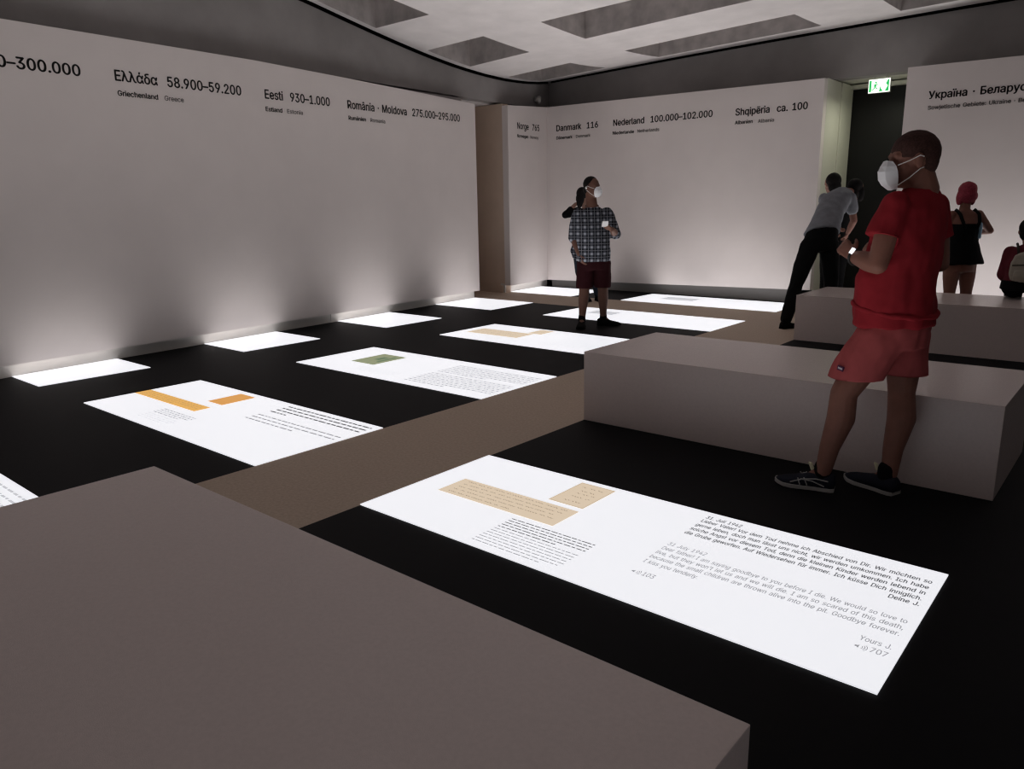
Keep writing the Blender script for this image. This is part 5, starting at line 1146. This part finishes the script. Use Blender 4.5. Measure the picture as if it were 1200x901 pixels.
# ---- woman with the reddish bob
gm = person((1.19, 7.12, 0), 'woman with pinkish red bob and black dungarees, seen from behind beyond the bench')
s_ = V((.762, .648, 0)); hd = V((-.65, .76, 0)); hcn = V((1.186, 7.118, 1.462)); B = Blob()
P = head(B, hcn, hd, .95, (1.185, 7.116, 1.30), .046)
B.loft([((1.20, 7.13, .66), .150, .12), ((1.20, 7.13, .82), .155, .12), ((1.203, 7.13, .98), .125, .10), ((1.200, 7.125, 1.14), .140, .10), ((1.198, 7.122, 1.245), .135, .075), ((1.19, 7.12, 1.295), .055, .05)], s_)
Ls, Le, Lw = V((1.090, 7.030, 1.245)), V((1.010, 7.080, 1.02)), V((1.060, 7.260, 1.06)); Rs, Re, Rw = V((1.306, 7.212, 1.245)), V((1.410, 7.305, 1.075)), V((1.300, 7.385, 1.055))
B.limb([Ls, Le, Le.lerp(Lw, .4), Lw], [.044, .036, .035, .025]); B.limb([Rs, Rs.lerp(Re, .5), Re, Re.lerp(Rw, .4), Rw], [.046, .042, .036, .035, .025])
hand(B, Lw, (.25, .6, .2), (.3, -.1, .8), (.4, -.3, .7), .85, .6); hand(B, Rw, (-.6, .2, .1), (0, .3, .8), (.1, -.3, .9), .85, .6)
hips = ((V((1.135, 7.07, .74)), V((1.140, 7.075, .44)), V((1.150, 7.08, .085))), (V((1.262, 7.182, .74)), V((1.275, 7.19, .44)), V((1.285, 7.195, .085))))
for a, b, c in hips:
    B.limb([a, a.lerp(b, .5), b, b.lerp(c, .3), c], [.086, .078, .058, .055, .034])
B.build('body', K['skin_tan'], gm, .007, 5); eyes(P, .95, gm)
B = hair_cap(hcn, hd, .95, [(-.02, 0, .035, .102, .090, .090), (-.045, 0, -.03, .078, .092, .085), (.0, .07, -.05, .055, .028, .08), (.0, -.07, -.05, .055, .028, .08)]); B.build('bobbed_hair', K['hair_pink'], gm, .008, 3, .004, (30, 30, 10))
B = hair_cap(hcn, hd, .95, [(-.015, 0, .092, .055, .045, .036)]); o = B.build('hair_roots', K['hair'], gm, .008, 3); o['label'] = 'dark roots on the crown'
B = Blob(); B.loft([((1.205, 7.132, .735), .225, .175), ((1.203, 7.13, .84), .190, .150), ((1.203, 7.13, .97), .145, .118), ((1.202, 7.128, 1.08), .152, .116), ((1.200, 7.126, 1.15), .150, .112)], s_, dome=.05)
B.build('dungarees', K['black'], gm, .010, 4, .009, (10, 10, 5), 5)
B = Blob(); B.loft([((1.205, 7.13, 1.00), .148, .120), ((1.203, 7.127, 1.10), .157, .118), ((1.200, 7.125, 1.165), .156, .110)], s_, dome=.05)
o = B.build('top', K['blue'], gm, .010, 4, .004); o['label'] = 'light blue top under the straps'
for v in o.data.vertices:                         # cut low at the back, so that it shows at the sides only
    q = v.co - V((1.2, 7.125, 1.1)); side = q.dot(s_)
    if side < .105:
        v.co = V((1.2, 7.125, v.co.z)) + (v.co - V((1.2, 7.125, v.co.z))) * .80
    else:
        v.co = V((1.2, 7.125, v.co.z)) + (v.co - V((1.2, 7.125, v.co.z))) * 1.10
for q, e in ((1, -1), (-1, 1)):
    bm = bmesh.new(); bk = V((.648, -.762, 0))
    pts = [V((1.2, 7.125, 1.10)) + s_ * .06 * q + bk * .124, V((1.2, 7.125, 1.17)) + s_ * .085 * q + bk * .118, V((1.2, 7.125, 1.25)) + s_ * .098 * q + bk * .072, V((1.2, 7.125, 1.292)) + s_ * .098 * q + bk * -.005, V((1.2, 7.125, 1.22)) + s_ * .09 * q - bk * .10]
    tube(bm, pts, .017, 8); obj('shoulder_strap', bm, K['black'], gm, True)
for a, b, c in hips:
    q = c - V((-.04, .05, 0)); shoe((q.x, q.y), (-.17, .2), .24, .09, gm, K['black'], (K['sole'],))

# ---- seated person at the right edge
tm = person((1.87, 6.53, .47), 'seated person in maroon shirt and black trousers at the right edge, back turned')
s_ = V((.99, .11, 0)); hd = V((-.15, .98, 0)); hcn = V((1.828, 6.640, 1.100)); B = Blob()
P = head(B, hcn, hd, .95, (1.862, 6.575, .955), .050, .2)
B.loft([((1.872, 6.50, .575), .165, .12), ((1.872, 6.50, .68), .150, .11), ((1.868, 6.50, .80), .155, .11), ((1.864, 6.535, .90), .150, .095), ((1.862, 6.56, .955), .07, .06)], s_)
Ls, Le, Lw = V((1.728, 6.510, .895)), V((1.690, 6.540, .660)), V((1.74, 6.77, .64)); Rs, Re, Rw = V((2.012, 6.550, .895)), V((2.05, 6.58, .660)), V((1.98, 6.80, .64))
for a, b, c in ((Ls, Le, Lw), (Rs, Re, Rw)):
    B.limb([a, b, c], [.050, .042, .028]); hand(B, c, c - b, (0, 0, -1), (.3, -.2, .3), .9, .5)
hips = ((V((1.785, 6.49, .585)), V((1.740, 6.90, .565)), V((1.745, 6.90, .09))), (V((1.965, 6.51, .585)), V((2.000, 6.92, .565)), V((2.005, 6.92, .09))))
for a, b, c in hips:
    B.limb([a, b, b.lerp(c, .3), c], [.095, .062, .058, .037])
B.build('body', K['skin_tan'], tm, .009, 4); eyes(P, .95, tm)
B = hair_cap(hcn, hd, .95, [(-.022, 0, .035, .10, .088, .092), (-.05, 0, -.03, .06, .078, .075)]); B.build('dark_hair', K['hair'], tm, .009, 3)
B = Blob(); B.loft([((1.872, 6.50, .60), .182, .14), ((1.872, 6.50, .70), .172, .132), ((1.868, 6.50, .81), .175, .13), ((1.864, 6.535, .905), .165, .11), ((1.862, 6.565, .955), .08, .07)], s_, dome=.08)
for a, b in ((Ls, Le), (Rs, Re)):
    B.limb([a, a.lerp(b, .85)], [.068, .066])
B.build('shirt', K['maroon_shirt'], tm, .010, 4, .008, (9, 9, 7), 3)
B = Blob(); B.loft([((1.872, 6.50, .560), .205, .17), ((1.872, 6.50, .64), .195, .155)], s_, dome=.1)
for a, b, c in hips:
    B.limb([V((a.x, a.y, .578)), b, b.lerp(c, .5), b.lerp(c, .95)], [.100, .082, .072, .062])
o = B.build('trousers', K['black'], tm, .010, 4, .006, (9, 9, 6), 7)
for v in o.data.vertices:
    if v.co.z < .472 and v.co.y < 6.70:
        v.co.z = .472
for a, b, c in hips:
    q = c - V((-.03, .06, 0)); shoe((q.x, q.y), (-.12, .25), .27, .1, tm, K['black'], (K['black'],))
bg = thing('backpack', (1.89, 6.29, .68), 'beige backpack with a dark zip on the back of the seated person', 'backpack')
s_ = V((.99, .11, 0)); bk = V((.11, -.99, 0)); c0 = V((1.870, 6.50, 0)) + bk * .212
B = Blob(); B.loft([(c0 + UP * .66, .120, .060), (c0 + UP * .72, .135, .072), (c0 + UP * .82, .130, .068), (c0 + UP * .89, .105, .050), (c0 + UP * .92, .06, .03)], s_, dome=.3)
B.build('bag_body', K['bag'], bg, .009, 4, .006, (14, 14, 9), 2)
bm = bmesh.new(); tube(bm, [c0 + UP * (.80 + .004 * k) + s_ * x + bk * (.073 - 1.6 * x * x) for k, x in enumerate((-.115, -.06, 0, .06, .115))], .006, 6); obj('zip', bm, K['bag_dark'], bg)
B = Blob(); B.loft([(c0 + bk * .045 + UP * .66, .10, .038), (c0 + bk * .052 + UP * .70, .105, .042), (c0 + bk * .05 + UP * .755, .095, .034)], s_, dome=.3); B.build('front_pocket', K['bag'], bg, .008, 3)
for q in (-1, 1):
    bm = bmesh.new(); tube(bm, [c0 + s_ * .075 * q + UP * .88 - bk * .03, c0 + s_ * .088 * q + UP * .960 - bk * .10, c0 + s_ * .100 * q + UP * .985 - bk * .20], .012, 8); obj('shoulder_strap', bm, K['bag_dark'], bg, True)
